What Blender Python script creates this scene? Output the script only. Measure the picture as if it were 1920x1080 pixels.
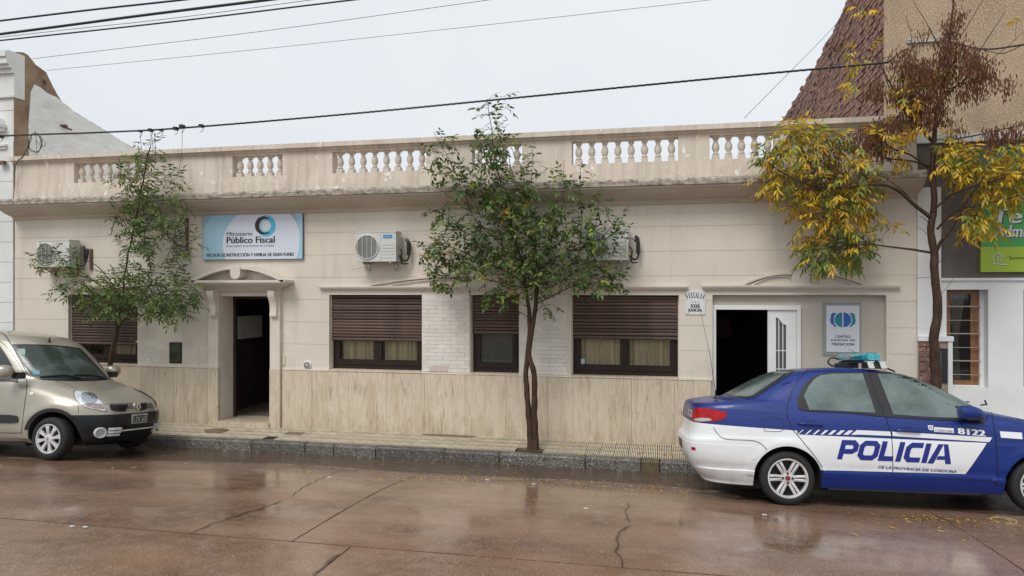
import bpy, bmesh, math, random
from mathutils import Vector, Matrix, Euler
from mathutils import geometry as mg, noise as mn
from mathutils.bvhtree import BVHTree
R = math.radians
rnd = random.Random(7)
S = bpy.context.scene
COL = S.collection
for o in list(bpy.data.objects):
    bpy.data.objects.remove(o)

# ------------------------------------------------------------------ camera, sky, sun, exposure
YAW = 11.9
cam_d = bpy.data.cameras.new('camera'); cam = bpy.data.objects.new('camera', cam_d); COL.objects.link(cam)
cam.location = (0, -10.9, 2.3)
cam.rotation_euler = (R(90), 0, R(YAW))
cam_d.sensor_width = 36; cam_d.lens = 36 * 1330 / 1920
cam_d.shift_y = 5 / 1920
cam_d.clip_start = .05; cam_d.clip_end = 900
S.camera = cam

SUN_EL, SUN_AZ = 52, 200          # degrees; behind the camera, high
w = bpy.data.worlds.new('World'); S.world = w; w.use_nodes = True
nt = w.node_tree; nt.nodes.clear()
sky = nt.nodes.new('ShaderNodeTexSky'); sky.sky_type = 'NISHITA'; sky.sun_disc = False
sky.sun_elevation = R(SUN_EL); sky.sun_rotation = R(SUN_AZ); sky.dust_density = 6; sky.air_density = 1.2
hs = nt.nodes.new('ShaderNodeHueSaturation'); hs.inputs['Saturation'].default_value = .12
nt.links.new(sky.outputs[0], hs.inputs['Color'])
mx = nt.nodes.new('ShaderNodeMix'); mx.data_type = 'RGBA'; mx.inputs[0].default_value = .86
nt.links.new(hs.outputs[0], mx.inputs[6])
# the even overcast deck, with a faint broad cloud structure
tc = nt.nodes.new('ShaderNodeTexCoord'); cn = nt.nodes.new('ShaderNodeTexNoise')
cn.inputs['Scale'].default_value = 1.6; cn.inputs['Detail'].default_value = 4
nt.links.new(tc.outputs['Generated'], cn.inputs['Vector'])
cr = nt.nodes.new('ShaderNodeValToRGB')
cr.color_ramp.elements[0].position = .3; cr.color_ramp.elements[0].color = (5.85, 6.25, 6.6, 1)
cr.color_ramp.elements[1].position = .7; cr.color_ramp.elements[1].color = (6.55, 6.9, 7.2, 1)
nt.links.new(cn.outputs['Fac'], cr.inputs[0]); nt.links.new(cr.outputs[0], mx.inputs[7])
bg = nt.nodes.new('ShaderNodeBackground'); bg.inputs['Strength'].default_value = .107
nt.links.new(mx.outputs[2], bg.inputs['Color'])
wo = nt.nodes.new('ShaderNodeOutputWorld'); nt.links.new(bg.outputs[0], wo.inputs['Surface'])

sl = bpy.data.lights.new('sun', 'SUN'); sl.energy = 1.5; sl.angle = R(24); sl.color = (1, .985, .96)
sun = bpy.data.objects.new('sun', sl); COL.objects.link(sun)
sun.rotation_euler = (R(90 - SUN_EL), 0, R(180 - SUN_AZ))
sun.location = (0, -20, 30)
S.view_settings.view_transform = 'Standard'; S.view_settings.look = 'None'
S.view_settings.exposure = 0.36; S.view_settings.gamma = 1; S.view_settings.use_curve_mapping = False
S.cycles.max_bounces = 6; S.cycles.transparent_max_bounces = 12

# survey: turns a measured image point into a place on a real plane of the street
F_, TH = 1330.0, R(YAW)
def ray(px, py):
    u = (px - 960) / F_; v = (545 - py) / F_
    return Vector((-math.sin(TH) + u * math.cos(TH), math.cos(TH) + u * math.sin(TH), v))
EYE = Vector((0, -10.9, 2.3))
def P(px, py, y=0.0):
    r = ray(px, py); return EYE + r * ((10.9 + y) / r.y)
def PG(px, py, zf):
    """hit the ground whose height is zf(y)"""
    z = 0
    for _ in range(12):
        r = ray(px, py); p = EYE + r * ((z - 2.3) / r.z); z = zf(p.y)
    return p

# ------------------------------------------------------------------ materials
def nn(t, ty, **k):
    n = t.nodes.new(ty)
    for a, b in k.items(): setattr(n, a, b)
    return n
def M(name, col, rough=.6, metal=0, col2=None, vs=4, vr=(.35, .65), stretch=(1, 1, 1), bump=0, bs=60, bst=None,
      rnd_obj=0, coat=0, spec=.5, rough2=None, detail=6, speck=None, transl=0):
    m = bpy.data.materials.new(name); m.use_nodes = True; t = m.node_tree; b = t.nodes['Principled BSDF']
    b.inputs['Roughness'].default_value = rough; b.inputs['Metallic'].default_value = metal
    b.inputs['Specular IOR Level'].default_value = spec
    if coat: b.inputs['Coat Weight'].default_value = coat; b.inputs['Coat Roughness'].default_value = .04
    b.inputs['Base Color'].default_value = (*col, 1)
    L = t.links.new; co = nn(t, 'ShaderNodeTexCoord')
    mp = nn(t, 'ShaderNodeMapping'); mp.inputs['Scale'].default_value = stretch; L(co.outputs['Object'], mp.inputs[0])
    out = None
    if col2 is not None:
        n = nn(t, 'ShaderNodeTexNoise'); n.inputs['Scale'].default_value = vs; n.inputs['Detail'].default_value = detail
        n.inputs['Roughness'].default_value = .6
        L(mp.outputs[0], n.inputs['Vector'])
        mr = nn(t, 'ShaderNodeMapRange'); mr.inputs[1].default_value, mr.inputs[2].default_value = vr
        L(n.outputs['Fac'], mr.inputs[0])
        mi = nn(t, 'ShaderNodeMix', data_type='RGBA'); mi.inputs[6].default_value = (*col, 1); mi.inputs[7].default_value = (*col2, 1)
        L(mr.outputs[0], mi.inputs[0]); out = mi.outputs[2]
        if rough2 is not None:
            r2 = nn(t, 'ShaderNodeMapRange'); r2.inputs[3].default_value, r2.inputs[4].default_value = rough, rough2
            L(mr.outputs[0], r2.inputs[0]); L(r2.outputs[0], b.inputs['Roughness'])
    if speck:
        n = nn(t, 'ShaderNodeTexNoise'); n.inputs['Scale'].default_value = speck[1]; n.inputs['Detail'].default_value = 2
        L(co.outputs['Object'], n.inputs['Vector'])
        mr = nn(t, 'ShaderNodeMapRange'); mr.inputs[1].default_value, mr.inputs[2].default_value = speck[2]
        L(n.outputs['Fac'], mr.inputs[0])
        mi = nn(t, 'ShaderNodeMix', data_type='RGBA')
        if out: L(out, mi.inputs[6])
        else: mi.inputs[6].default_value = (*col, 1)
        mi.inputs[7].default_value = (*speck[0], 1); L(mr.outputs[0], mi.inputs[0]); out = mi.outputs[2]
    if rnd_obj:
        oi = nn(t, 'ShaderNodeObjectInfo'); mr = nn(t, 'ShaderNodeMapRange')
        mr.inputs[3].default_value, mr.inputs[4].default_value = 1 - rnd_obj, 1 + rnd_obj
        L(oi.outputs['Random'], mr.inputs[0])
        h = nn(t, 'ShaderNodeHueSaturation'); L(mr.outputs[0], h.inputs['Value'])
        if out: L(out, h.inputs['Color'])
        else: h.inputs['Color'].default_value = (*col, 1)
        out = h.outputs[0]
    if out: L(out, b.inputs['Base Color'])
    if bump:
        n = nn(t, 'ShaderNodeTexNoise'); n.inputs['Scale'].default_value = bs; n.inputs['Detail'].default_value = 5
        m2 = nn(t, 'ShaderNodeMapping'); m2.inputs['Scale'].default_value = bst or stretch; L(co.outputs['Object'], m2.inputs[0])
        L(m2.outputs[0], n.inputs['Vector'])
        bu = nn(t, 'ShaderNodeBump'); bu.inputs['Strength'].default_value = bump; bu.inputs['Distance'].default_value = .01
        L(n.outputs['Fac'], bu.inputs['Height']); L(bu.outputs[0], b.inputs['Normal'])
    m['out'] = 1
    return m
def veins(m, col, scale, w, stretch=(1, 1, 1), fac=1):
    """thin wandering lines where a noise field crosses its middle value"""
    t = m.node_tree; L = t.links.new; b = t.nodes['Principled BSDF']
    co = nn(t, 'ShaderNodeTexCoord'); mp = nn(t, 'ShaderNodeMapping'); mp.inputs['Scale'].default_value = stretch; L(co.outputs['Object'], mp.inputs[0])
    n = nn(t, 'ShaderNodeTexNoise'); n.inputs['Scale'].default_value = scale; n.inputs['Detail'].default_value = 5; L(mp.outputs[0], n.inputs['Vector'])
    a = nn(t, 'ShaderNodeMath', operation='SUBTRACT'); L(n.outputs['Fac'], a.inputs[0]); a.inputs[1].default_value = .5
    a2 = nn(t, 'ShaderNodeMath', operation='ABSOLUTE'); L(a.outputs[0], a2.inputs[0])
    mr = nn(t, 'ShaderNodeMapRange'); mr.inputs[1].default_value = w; mr.inputs[2].default_value = w * .2; mr.inputs[4].default_value = fac; L(a2.outputs[0], mr.inputs[0])
    n2 = nn(t, 'ShaderNodeTexNoise'); n2.inputs['Scale'].default_value = scale * 1.7; L(co.outputs['Object'], n2.inputs['Vector'])
    m2 = nn(t, 'ShaderNodeMapRange'); m2.inputs[1].default_value = .42; m2.inputs[2].default_value = .58; L(n2.outputs['Fac'], m2.inputs[0])
    mu = nn(t, 'ShaderNodeMath', operation='MULTIPLY'); L(mr.outputs[0], mu.inputs[0]); L(m2.outputs[0], mu.inputs[1])
    mi = nn(t, 'ShaderNodeMix', data_type='RGBA'); L(mu.outputs[0], mi.inputs[0]); mi.inputs[7].default_value = (*col, 1)
    ic = b.inputs['Base Color']; L(ic.links[0].from_socket, mi.inputs[6]); L(mi.outputs[2], ic)
def overlay(m, col, scale, rng, stretch=(1, 1, 1), zmask=None, fac=1, det=8):
    """stains / peeling paint on top of a material: noise threshold, optionally only between two heights"""
    t = m.node_tree; L = t.links.new; b = t.nodes['Principled BSDF']
    co = nn(t, 'ShaderNodeTexCoord'); mp = nn(t, 'ShaderNodeMapping'); mp.inputs['Scale'].default_value = stretch
    L(co.outputs['Object'], mp.inputs[0])
    n = nn(t, 'ShaderNodeTexNoise'); n.inputs['Scale'].default_value = scale; n.inputs['Detail'].default_value = det
    n.inputs['Roughness'].default_value = .65; L(mp.outputs[0], n.inputs['Vector'])
    mr = nn(t, 'ShaderNodeMapRange'); mr.inputs[1].default_value, mr.inputs[2].default_value = rng
    mr.inputs[4].default_value = fac
    L(n.outputs['Fac'], mr.inputs[0]); f = mr.outputs[0]
    if zmask:
        sx = nn(t, 'ShaderNodeSeparateXYZ'); L(co.outputs['Object'], sx.inputs[0])
        for a, bb in zmask:
            m3 = nn(t, 'ShaderNodeMapRange'); m3.inputs[1].default_value, m3.inputs[2].default_value = a, bb
            L(sx.outputs['Z'], m3.inputs[0])
            mu = nn(t, 'ShaderNodeMath', operation='MULTIPLY'); L(f, mu.inputs[0]); L(m3.outputs[0], mu.inputs[1]); f = mu.outputs[0]
    mi = nn(t, 'ShaderNodeMix', data_type='RGBA'); L(f, mi.inputs[0]); mi.inputs[7].default_value = (*col, 1)
    ic = b.inputs['Base Color']
    if ic.is_linked: L(ic.links[0].from_socket, mi.inputs[6])
    else: mi.inputs[6].default_value = ic.default_value
    L(mi.outputs[2], ic)
    return m

CREAM = (.67, .608, .515)
m_wall = M('cream_plaster', CREAM, .8, col2=(.61, .545, .465), vs=1.1, vr=(.35, .7), bump=.25, bs=40)
overlay(m_wall, (.46, .39, .31), 1.0, (.52, .72), (2.2, 1, .35), fac=.6)
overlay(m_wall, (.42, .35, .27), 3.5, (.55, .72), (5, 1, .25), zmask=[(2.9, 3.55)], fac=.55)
overlay(m_wall, (.78, .75, .71), 7, (.64, .655), (1, 1, 1.3), zmask=[(1.80, 1.60)], det=5)
overlay(m_wall, (.40, .34, .28), 3, (.5, .75), (2.5, 1, .6), zmask=[(1.35, 1.0)], fac=.5)
m_parapet = M('stained_parapet_plaster', (.66, .585, .50), .8, col2=(.58, .505, .42), vs=1.3, bump=.3, bs=45)
overlay(m_parapet, (.33, .27, .21), 1.6, (.46, .72), (6, 1, .35), fac=.55)
overlay(m_parapet, (.25, .20, .16), 2.2, (.48, .7), (1.4, 1, 2), zmask=[(4.14, 3.98)], fac=.6)
overlay(m_parapet, (.80, .77, .73), 7, (.635, .65), (1, 1, .7), det=5)
m_cornice = M('cornice_plaster', (.56, .485, .40), .85, col2=(.48, .405, .325), vs=1.5, stretch=(1, 1, 3), bump=.3, bs=30)
m_cedge = M('mouldy_cornice_edge', (.46, .40, .33), .9, col2=(.11, .095, .08), vs=5, vr=(.40, .68), stretch=(2, 1, 3), bump=.5, bs=40)
m_trim = M('cream_trim', (.68, .61, .53), .7, col2=(.61, .54, .46), vs=3, bump=.12, bs=50)
m_brickp = M('cream_painted_brick', (.70, .66, .60), .6, col2=(.64, .59, .53), vs=3, bump=.2, bs=50, rnd_obj=.05)
m_trav = M('travertine', (.63, .535, .42), .5, col2=(.57, .475, .36), vs=2.2, vr=(.38, .68), stretch=(7, 1, .55), rnd_obj=.03,
           bump=.35, bs=14, bst=(7, 1, .5))
veins(m_trav, (.30, .21, .12), 1.5, .016, (6, 1, .42), .7)
veins(m_trav, (.20, .14, .08), 3.2, .010, (5, 1, .5), .65)
overlay(m_trav, (.33, .25, .155), 12, (.50, .70), (5, 1, .35), fac=.5)
overlay(m_trav, (.42, .31, .19), 2.2, (.5, .62), (2.2, 1, .5), fac=.4)
overlay(m_trav, (.27, .20, .12), 2.5, (.35, .6), (2, 1, 1), zmask=[(.35, .0)], fac=.5)
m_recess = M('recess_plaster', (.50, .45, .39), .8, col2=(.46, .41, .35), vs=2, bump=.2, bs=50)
m_dark = M('dark_void', (.012, .011, .01), .9)
m_black = M('black_plastic', (.018, .018, .019), .42, bump=.05, bs=80)
m_rubber = M('tyre_rubber', (.011, .011, .011), .75, bump=.2, bs=90)
m_slat = M('shutter_wood', (.125, .074, .052), .6, col2=(.055, .033, .028), vs=3, stretch=(1, 1, 14), rnd_obj=.28, bump=.5, bs=20, bst=(1, 1, 12))
m_wframe = M('brown_window_frame', (.028, .016, .012), .5, col2=(.016, .010, .008), vs=6, spec=.25)
m_curtain = M('tan_curtain', (.78, .68, .50), .9, col2=(.66, .55, .38), vs=3, stretch=(6, 1, .4))
m_white = M('white_paint', (.74, .735, .72), .45, col2=(.68, .67, .65), vs=3)
m_tile = M('cream_pavement_tile', (.66, .59, .46), .36, col2=(.46, .40, .30), vs=1.7, vr=(.4, .66), rnd_obj=.12, rough2=.2, bump=.1, bs=80)
overlay(m_tile, (.22, .175, .125), 1.1, (.56, .68), fac=.7)
m_grout = M('dirty_grout', (.035, .027, .02), .5)
m_gran = M('granite_kerb', (.125, .115, .10), .45, col2=(.075, .068, .058), vs=3, speck=((.34, .32, .28), 70, (.56, .64)), bump=1, bs=34, rnd_obj=.2)
overlay(m_gran, (.025, .024, .02), 62, (.55, .60), fac=.9, det=2)
m_gran2 = M('mossy_kerb_stone', (.15, .105, .055), .5, col2=(.09, .07, .04), vs=6, bump=.5, bs=45)
def wet_glass(name, tint, rough=.03):
    m = bpy.data.materials.new(name); m.use_nodes = True; t = m.node_tree; t.nodes.clear()
    g = nn(t, 'ShaderNodeBsdfGlossy'); g.inputs['Roughness'].default_value = rough
    tr = nn(t, 'ShaderNodeBsdfTransparent'); tr.inputs['Color'].default_value = (*tint, 1)
    fr = nn(t, 'ShaderNodeFresnel'); fr.inputs['IOR'].default_value = 1.5
    mi = nn(t, 'ShaderNodeMixShader'); o = nn(t, 'ShaderNodeOutputMaterial')
    t.links.new(fr.outputs[0], mi.inputs[0]); t.links.new(tr.outputs[0], mi.inputs[1]); t.links.new(g.outputs[0], mi.inputs[2])
    t.links.new(mi.outputs[0], o.inputs[0]); return m
m_glass = wet_glass('window_glass', (.92, .92, .88))
m_metal = M('galvanised_metal', (.45, .45, .44), .4, .8)
m_rust = M('rusty_iron', (.10, .06, .045), .8, col2=(.2, .1, .06), vs=20)
m_bark = M('wet_bark', (.080, .046, .029), .65, spec=.2, col2=(.036, .021, .014), vs=14, stretch=(3, 3, .6), bump=.9, bs=26, bst=(2, 2, .5))
m_cable = M('black_cable', (.012, .012, .013), .5)
m_wire = M('grey_wire', (.06, .06, .065), .6)

# ------------------------------------------------------------------ mesh builder
class B:
    def __init__(s): s.v = []; s.f = []; s.mi = []
    def add(s, vs, fs, mi=0):
        n = len(s.v); s.v += [tuple(v) for v in vs]; s.f += [tuple(i + n for i in f) for f in fs]; s.mi += [mi] * len(fs)
        return s
    def box(s, x0, x1, y0, y1, z0, z1, mi=0, skip=''):
        v = [(x0, y0, z0), (x1, y0, z0), (x1, y1, z0), (x0, y1, z0), (x0, y0, z1), (x1, y0, z1), (x1, y1, z1), (x0, y1, z1)]
        fs = {'b': (3, 2, 1, 0), 't': (4, 5, 6, 7), 'f': (0, 1, 5, 4), 'r': (1, 2, 6, 5), 'k': (2, 3, 7, 6), 'l': (3, 0, 4, 7)}
        return s.add(v, [f for k, f in fs.items() if k not in skip], mi)
    def prism(s, poly, ax, a, b, mi=0):
        """poly of 2D points extruded along axis ax from a to b (ax x:(y,z), y:(x,z), z:(x,y))"""
        def q(p, t): return {'x': (t, p[0], p[1]), 'y': (p[0], t, p[1]), 'z': (p[0], p[1], t)}[ax]
        n = len(poly)
        vs = [q(p, a) for p in poly] + [q(p, b) for p in poly]
        tri = mg.tessellate_polygon([[Vector((p[0], p[1], 0)) for p in poly]])
        fs = [tuple(t) for t in tri] + [tuple(i + n for i in reversed(t)) for t in tri]
        fs += [(i, (i + 1) % n, (i + 1) % n + n, i + n) for i in range(n)]
        return s.add(vs, fs, mi)
    def tube(s, pts, r, n=6, mi=0, cap=True):
        pts = [Vector(p) for p in pts]; rr = r if isinstance(r, (list, tuple)) else [r] * len(pts)
        up = None; base = len(s.v); vs = []
        for i, p in enumerate(pts):
            d = (pts[min(i + 1, len(pts) - 1)] - pts[max(i - 1, 0)])
            if d.length < 1e-7: d = Vector((0, 0, 1))
            d.normalize()
            if up is None: up = d.orthogonal().normalized()
            up = (up - d * up.dot(d)); up = up.normalized() if up.length > 1e-6 else d.orthogonal().normalized()
            sd = d.cross(up)
            for k in range(n):
                a = 2 * math.pi * k / n; vs.append(p + (up * math.cos(a) + sd * math.sin(a)) * rr[i])
        fs = []
        for i in range(len(pts) - 1):
            for k in range(n):
                fs.append((i * n + k, i * n + (k + 1) % n, (i + 1) * n + (k + 1) % n, (i + 1) * n + k))
        if cap: fs += [tuple(range(n))[::-1], tuple((len(pts) - 1) * n + k for k in range(n))]
        return s.add(vs, fs, mi)
    def lathe(s, prof, c, ax='z', n=24, mi=0, closed=False):
        """prof: (r, h) pairs, turned about axis ax through c"""
        vs = []
        for (r_, h) in prof:
            for k in range(n):
                a = 2 * math.pi * k / n; q = (r_ * math.cos(a), r_ * math.sin(a))
                vs.append({'z': (c[0] + q[0], c[1] + q[1], c[2] + h), 'y': (c[0] + q[0], c[1] + h, c[2] + q[1]), 'x': (c[0] + h, c[1] + q[0], c[2] + q[1])}[ax])
        fs = [(i * n + k, i * n + (k + 1) % n, (i + 1) * n + (k + 1) % n, (i + 1) * n + k) for i in range(len(prof) - 1) for k in range(n)]
        if not closed:
            if prof[0][0] > 1e-5: fs.append(tuple(range(n))[::-1])
            if prof[-1][0] > 1e-5: fs.append(tuple((len(prof) - 1) * n + k for k in range(n)))
        return s.add(vs, fs, mi)
    def bar(s, a, b, w, h, mi=0):
        """square bar between two points"""
        a, b = Vector(a), Vector(b); d = (b - a).normalized(); u = Vector((0, 0, 1)); u = (u - d * u.dot(d))
        u = u.normalized() if u.length > .01 else d.orthogonal().normalized(); sd = d.cross(u)
        vs = [p + sd * (i * w / 2) + u * (j * h / 2) for p in (a, b) for i, j in ((-1, -1), (1, -1), (1, 1), (-1, 1))]
        return s.add(vs, [(0, 1, 2, 3), (7, 6, 5, 4), (0, 4, 5, 1), (1, 5, 6, 2), (2, 6, 7, 3), (3, 7, 4, 0)], mi)
def wloc(o):
    l = Vector(o.location)
    while o.parent: o = o.parent; l += Vector(o.location)
    return l
def mesh(name, b, mats, smooth=False, recalc=True):
    me = bpy.data.meshes.new(name); me.from_pydata(b.v, [], b.f)
    for m in (mats if isinstance(mats, (list, tuple)) else [mats]): me.materials.append(m)
    if any(b.mi): me.polygons.foreach_set('material_index', b.mi)
    if recalc:
        bm = bmesh.new(); bm.from_mesh(me); bmesh.ops.recalc_face_normals(bm, faces=bm.faces); bm.to_mesh(me); bm.free()
    if smooth:
        me.polygons.foreach_set('use_smooth', [True] * len(me.polygons))
        if smooth != 'all': me.set_sharp_from_angle(angle=R(smooth if smooth is not True else 38))
    me.update(); return me
def ob(name, me, parent=None, loc=None, world=True, label=None, kind=None):
    o = bpy.data.objects.new(name, me); COL.objects.link(o); o.parent = parent
    if world:
        o.location = Vector(loc or (0, 0, 0)) - (wloc(parent) if parent else Vector())
    elif loc is not None: o.location = loc
    if label: o['label'] = label
    if kind: o['kind'] = kind
    return o
def part(name, b, mats, parent, smooth=False, label=None, kind=None, world=True, recalc=True):
    return ob(name, mesh(name, b, mats, smooth, recalc), parent, world=world, label=label, kind=kind)
def thing(name, label, cat, loc=(0, 0, 0), group=None, rot=None):
    o = bpy.data.objects.new(name, None); COL.objects.link(o); o.location = loc; o.empty_display_size = .1
    if rot: o.rotation_euler = rot
    o['label'] = label; o['category'] = cat
    if group: o['group'] = group
    return o
def explode(name, b, mats, parent, smooth=False, label=None, world=True, recalc=True):
    """one object for each separate piece of the builder's geometry"""
    par = list(range(len(b.v)))
    def find(i):
        while par[i] != i: par[i] = par[par[i]]; i = par[i]
        return i
    for f in b.f:
        a = find(f[0])
        for q in f[1:]: par[find(q)] = a
    comp = {}
    for k, f in enumerate(b.f): comp.setdefault(find(f[0]), []).append(k)
    out = []
    for ks in comp.values():
        nb = B(); mp = {}
        for k in ks:
            for i in b.f[k]:
                if i not in mp: mp[i] = len(mp)
        nb.v = [b.v[i] for i in mp]; nb.f = [tuple(mp[i] for i in b.f[k]) for k in ks]; nb.mi = [b.mi[k] for k in ks]
        out.append(part(name, nb, mats, parent, smooth, label, None, world, recalc))
    return out
def tag(o, label, cat, group=None):
    o['label'] = label; o['category'] = cat
    if group: o['group'] = group
    return o
def smooth_pts(pts, n=6, closed=False):
    pts = [Vector(p) for p in pts]; m = len(pts); out = []
    g = (lambda i: pts[i % m]) if closed else (lambda i: pts[max(0, min(m - 1, i))])
    for i in range(m if closed else m - 1):
        p0, p1, p2, p3 = g(i - 1), g(i), g(i + 1), g(i + 2)
        for k in range(n):
            t = k / n
            out.append(.5 * ((2 * p1) + (p2 - p0) * t + (2 * p0 - 5 * p1 + 4 * p2 - p3) * t * t + (3 * p1 - p0 - 3 * p2 + p3) * t ** 3))
    if not closed: out.append(pts[-1])
    return out
def text_geo(body, bold=0.0, shear=0.0, space=1.0):
    """flat outline text as (verts2d, faces, width, ymin, ymax) with unit size"""
    c = bpy.data.curves.new('t', 'FONT'); c.body = body; c.size = 1; c.shear = shear; c.space_character = space
    c.resolution_u = 3
    o = bpy.data.objects.new('t', c); COL.objects.link(o)
    dg = bpy.context.evaluated_depsgraph_get(); dg.update()
    me = bpy.data.meshes.new_from_object(o.evaluated_get(dg))
    v0 = [(v.co.x, v.co.y) for v in me.vertices]; f0 = [tuple(p.vertices) for p in me.polygons]; vs, fs = [], []
    for k, dx in enumerate(((0,) if not bold else (-bold, 0, bold))):      # heavier strokes: the outline printed again a hair aside
        fs += [tuple(i + len(vs) for i in f) for f in f0]; vs += [(a + dx, c_, k * .0003) for a, c_ in v0]
    bpy.data.objects.remove(o); bpy.data.curves.remove(c); bpy.data.meshes.remove(me)
    return vs, fs, (min(v[0] for v in vs), max(v[0] for v in vs), min(v[1] for v in vs), max(v[1] for v in vs))
def text_on(b, body, x0, x1, z0, z1, y, bold=0, shear=0, mi=0, space=1.0):
    """text filling a box on a wall plane facing -y"""
    vs, fs, (a, c, d, e) = text_geo(body, bold, shear, space)
    b.add([(x0 + (v[0] - a) / (c - a) * (x1 - x0), y - v[2], z0 + (v[1] - d) / (e - d) * (z1 - z0)) for v in vs], fs, mi)
# ------------------------------------------------------------------ ground, road, gutter, kerb, sidewalk
RZ = [(-.5, -.31), (-.9, -.27), (-1.5, -.185), (-2.2, -.09), (-2.85, 0), (-3.6, .07), (-4.5, .12), (-5.33, .15), (-6.5, .165),
      (-8, .13), (-10, .0), (-12, -.15), (-14, -.25), (-30, -.3)]
def road_z(y):
    for (a, za), (b_, zb) in zip(RZ, RZ[1:]):
        if y >= b_:
            t = (y - a) / (b_ - a); t = max(0, min(1, t)); return za + (zb - za) * t
    return RZ[-1][1]
def road_zs(y):
    return sum(road_z(y + d) for d in (-.3, -.15, 0, .15, .3)) / 5
b = B(); b.add([(-250, -250, -.46), (250, -250, -.46), (250, 250, -.46), (-250, 250, -.46)], [(0, 1, 2, 3)])
part('ground', b, M('earth', (.12, .09, .07), .8, col2=(.07, .055, .045), vs=.5), None, kind='structure')

m_road = bpy.data.materials.new('wet_red_concrete'); m_road.use_nodes = True
def road_mat():
    t = m_road.node_tree; L = t.links.new; b = t.nodes['Principled BSDF']; co = nn(t, 'ShaderNodeTexCoord')
    def noise(sc, det=5, st=(1, 1, 1), rr=.6):
        mp = nn(t, 'ShaderNodeMapping'); mp.inputs['Scale'].default_value = st; L(co.outputs['Object'], mp.inputs[0])
        n = nn(t, 'ShaderNodeTexNoise'); n.inputs['Scale'].default_value = sc; n.inputs['Detail'].default_value = det; n.inputs['Roughness'].default_value = rr
        L(mp.outputs[0], n.inputs['Vector']); return n.outputs['Fac']
    def rng(f, a, b_, c=0, d=1):
        m = nn(t, 'ShaderNodeMapRange'); m.inputs[1].default_value, m.inputs[2].default_value, m.inputs[3].default_value, m.inputs[4].default_value = a, b_, c, d
        L(f, m.inputs[0]); return m.outputs[0]
    def mix(f, a, c):
        m = nn(t, 'ShaderNodeMix', data_type='RGBA'); L(f, m.inputs[0])
        for i, q in ((6, a), (7, c)):
            if isinstance(q, tuple): m.inputs[i].default_value = (*q, 1)
            else: L(q, m.inputs[i])
        return m.outputs[2]
    dry = rng(noise(.55, 7, (.7, 1.3, 1)), .46, .60)         # 1 = damp only, 0 = water film
    c = mix(rng(noise(1.3, 7, (.6, 1.3, 1)), .35, .68), (.265, .158, .102), (.125, .069, .044))
    c = mix(rng(noise(7, 6), .45, .75), c, (.24, .158, .112))
    c = mix(rng(noise(95, 2), .62, .68, 0, .9), c, (.50, .44, .40))
    c = mix(rng(noise(90, 2), .62, .68, 0, .7), c, (.06, .035, .026))
    L(c, b.inputs['Base Color'])
    rough = rng(noise(1.4, 8, (.6, 1.4, 1)), .44, .60, .035, .24)
    r2 = nn(t, 'ShaderNodeMath', operation='MULTIPLY'); L(rough, r2.inputs[0]); L(rng(dry, 0, 1, .75, 1.2), r2.inputs[1]); L(r2.outputs[0], b.inputs['Roughness'])
    bu = nn(t, 'ShaderNodeBump'); bu.inputs['Distance'].default_value = .012
    L(rng(dry, 0, 1, .04, .42), bu.inputs['Strength'])
    ad = nn(t, 'ShaderNodeMath', operation='ADD'); L(noise(55, 5), ad.inputs[0]); L(rng(noise(150, 2), .6, .7, 0, .35), ad.inputs[1])
    L(ad.outputs[0], bu.inputs['Height']); L(bu.outputs[0], b.inputs['Normal'])
    b.inputs['Specular IOR Level'].default_value = .62
road_mat()
m_joint = M('joint_mud', (.075, .048, .035), .25, col2=(.11, .07, .05), vs=8, bump=.3, bs=30)

road = thing('road', '', ''); del road['label'], road['category']; road['kind'] = 'structure'
b = B(); ys = [-.5 - .25 * i for i in range(56)]
vs = [(x, y, road_zs(y) - .014) for y in ys for x in (-60, 60)]
b.add(vs, [(2 * i, 2 * i + 1, 2 * i + 3, 2 * i + 2) for i in range(len(ys) - 1)])
part('road_bed', b, m_joint, road, smooth='all')
def slab(x0, x1, y0, y1, jit=.0):
    nx, ny = max(2, int((x1 - x0) / .35)), max(2, int((y0 - y1) / .18)); b = B(); vs = []
    ox = rnd.uniform(0, 90)
    for j in range(ny + 1):
        y = y0 + (y1 - y0) * j / ny
        for i in range(nx + 1):
            x = x0 + (x1 - x0) * i / nx
            ex = .006 * (mn.noise(Vector((ox, y * 2.3, 0)))) if i in (0, nx) else 0
            z = road_zs(y) + .006 * mn.noise(Vector((x * .8 + ox, y * .8, 0)))
            vs.append((x + ex, y + (.01 * mn.noise(Vector((x * 2, ox, 3))) if j in (0, ny) else 0), z))
    k = nx + 1
    fs = [(j * k + i, j * k + i + 1, (j + 1) * k + i + 1, (j + 1) * k + i) for j in range(ny) for i in range(nx)]
    rim = [j * k for j in range(ny + 1)] + [ny * k + i for i in range(1, nx + 1)] + [j * k + nx for j in range(ny - 1, -1, -1)] + [i for i in range(nx - 1, 0, -1)]
    n0 = len(vs); vs += [(vs[i][0], vs[i][1], vs[i][2] - .013) for i in rim]
    fs += [(rim[i], rim[(i + 1) % len(rim)], n0 + (i + 1) % len(rim), n0 + i) for i in range(len(rim))]
    b.add(vs, fs); part('concrete_slab', b, m_road, road, smooth=30)
for (ya, yb, off) in ((-.93, -5.32, -3.1), (-5.345, -9.72, -2.55), (-9.745, -14.2, -3.4)):
    for i in range(-3, 4):
        slab(off + i * 5.85 + .008, off + (i + 1) * 5.85 - .008, ya, yb)
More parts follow.
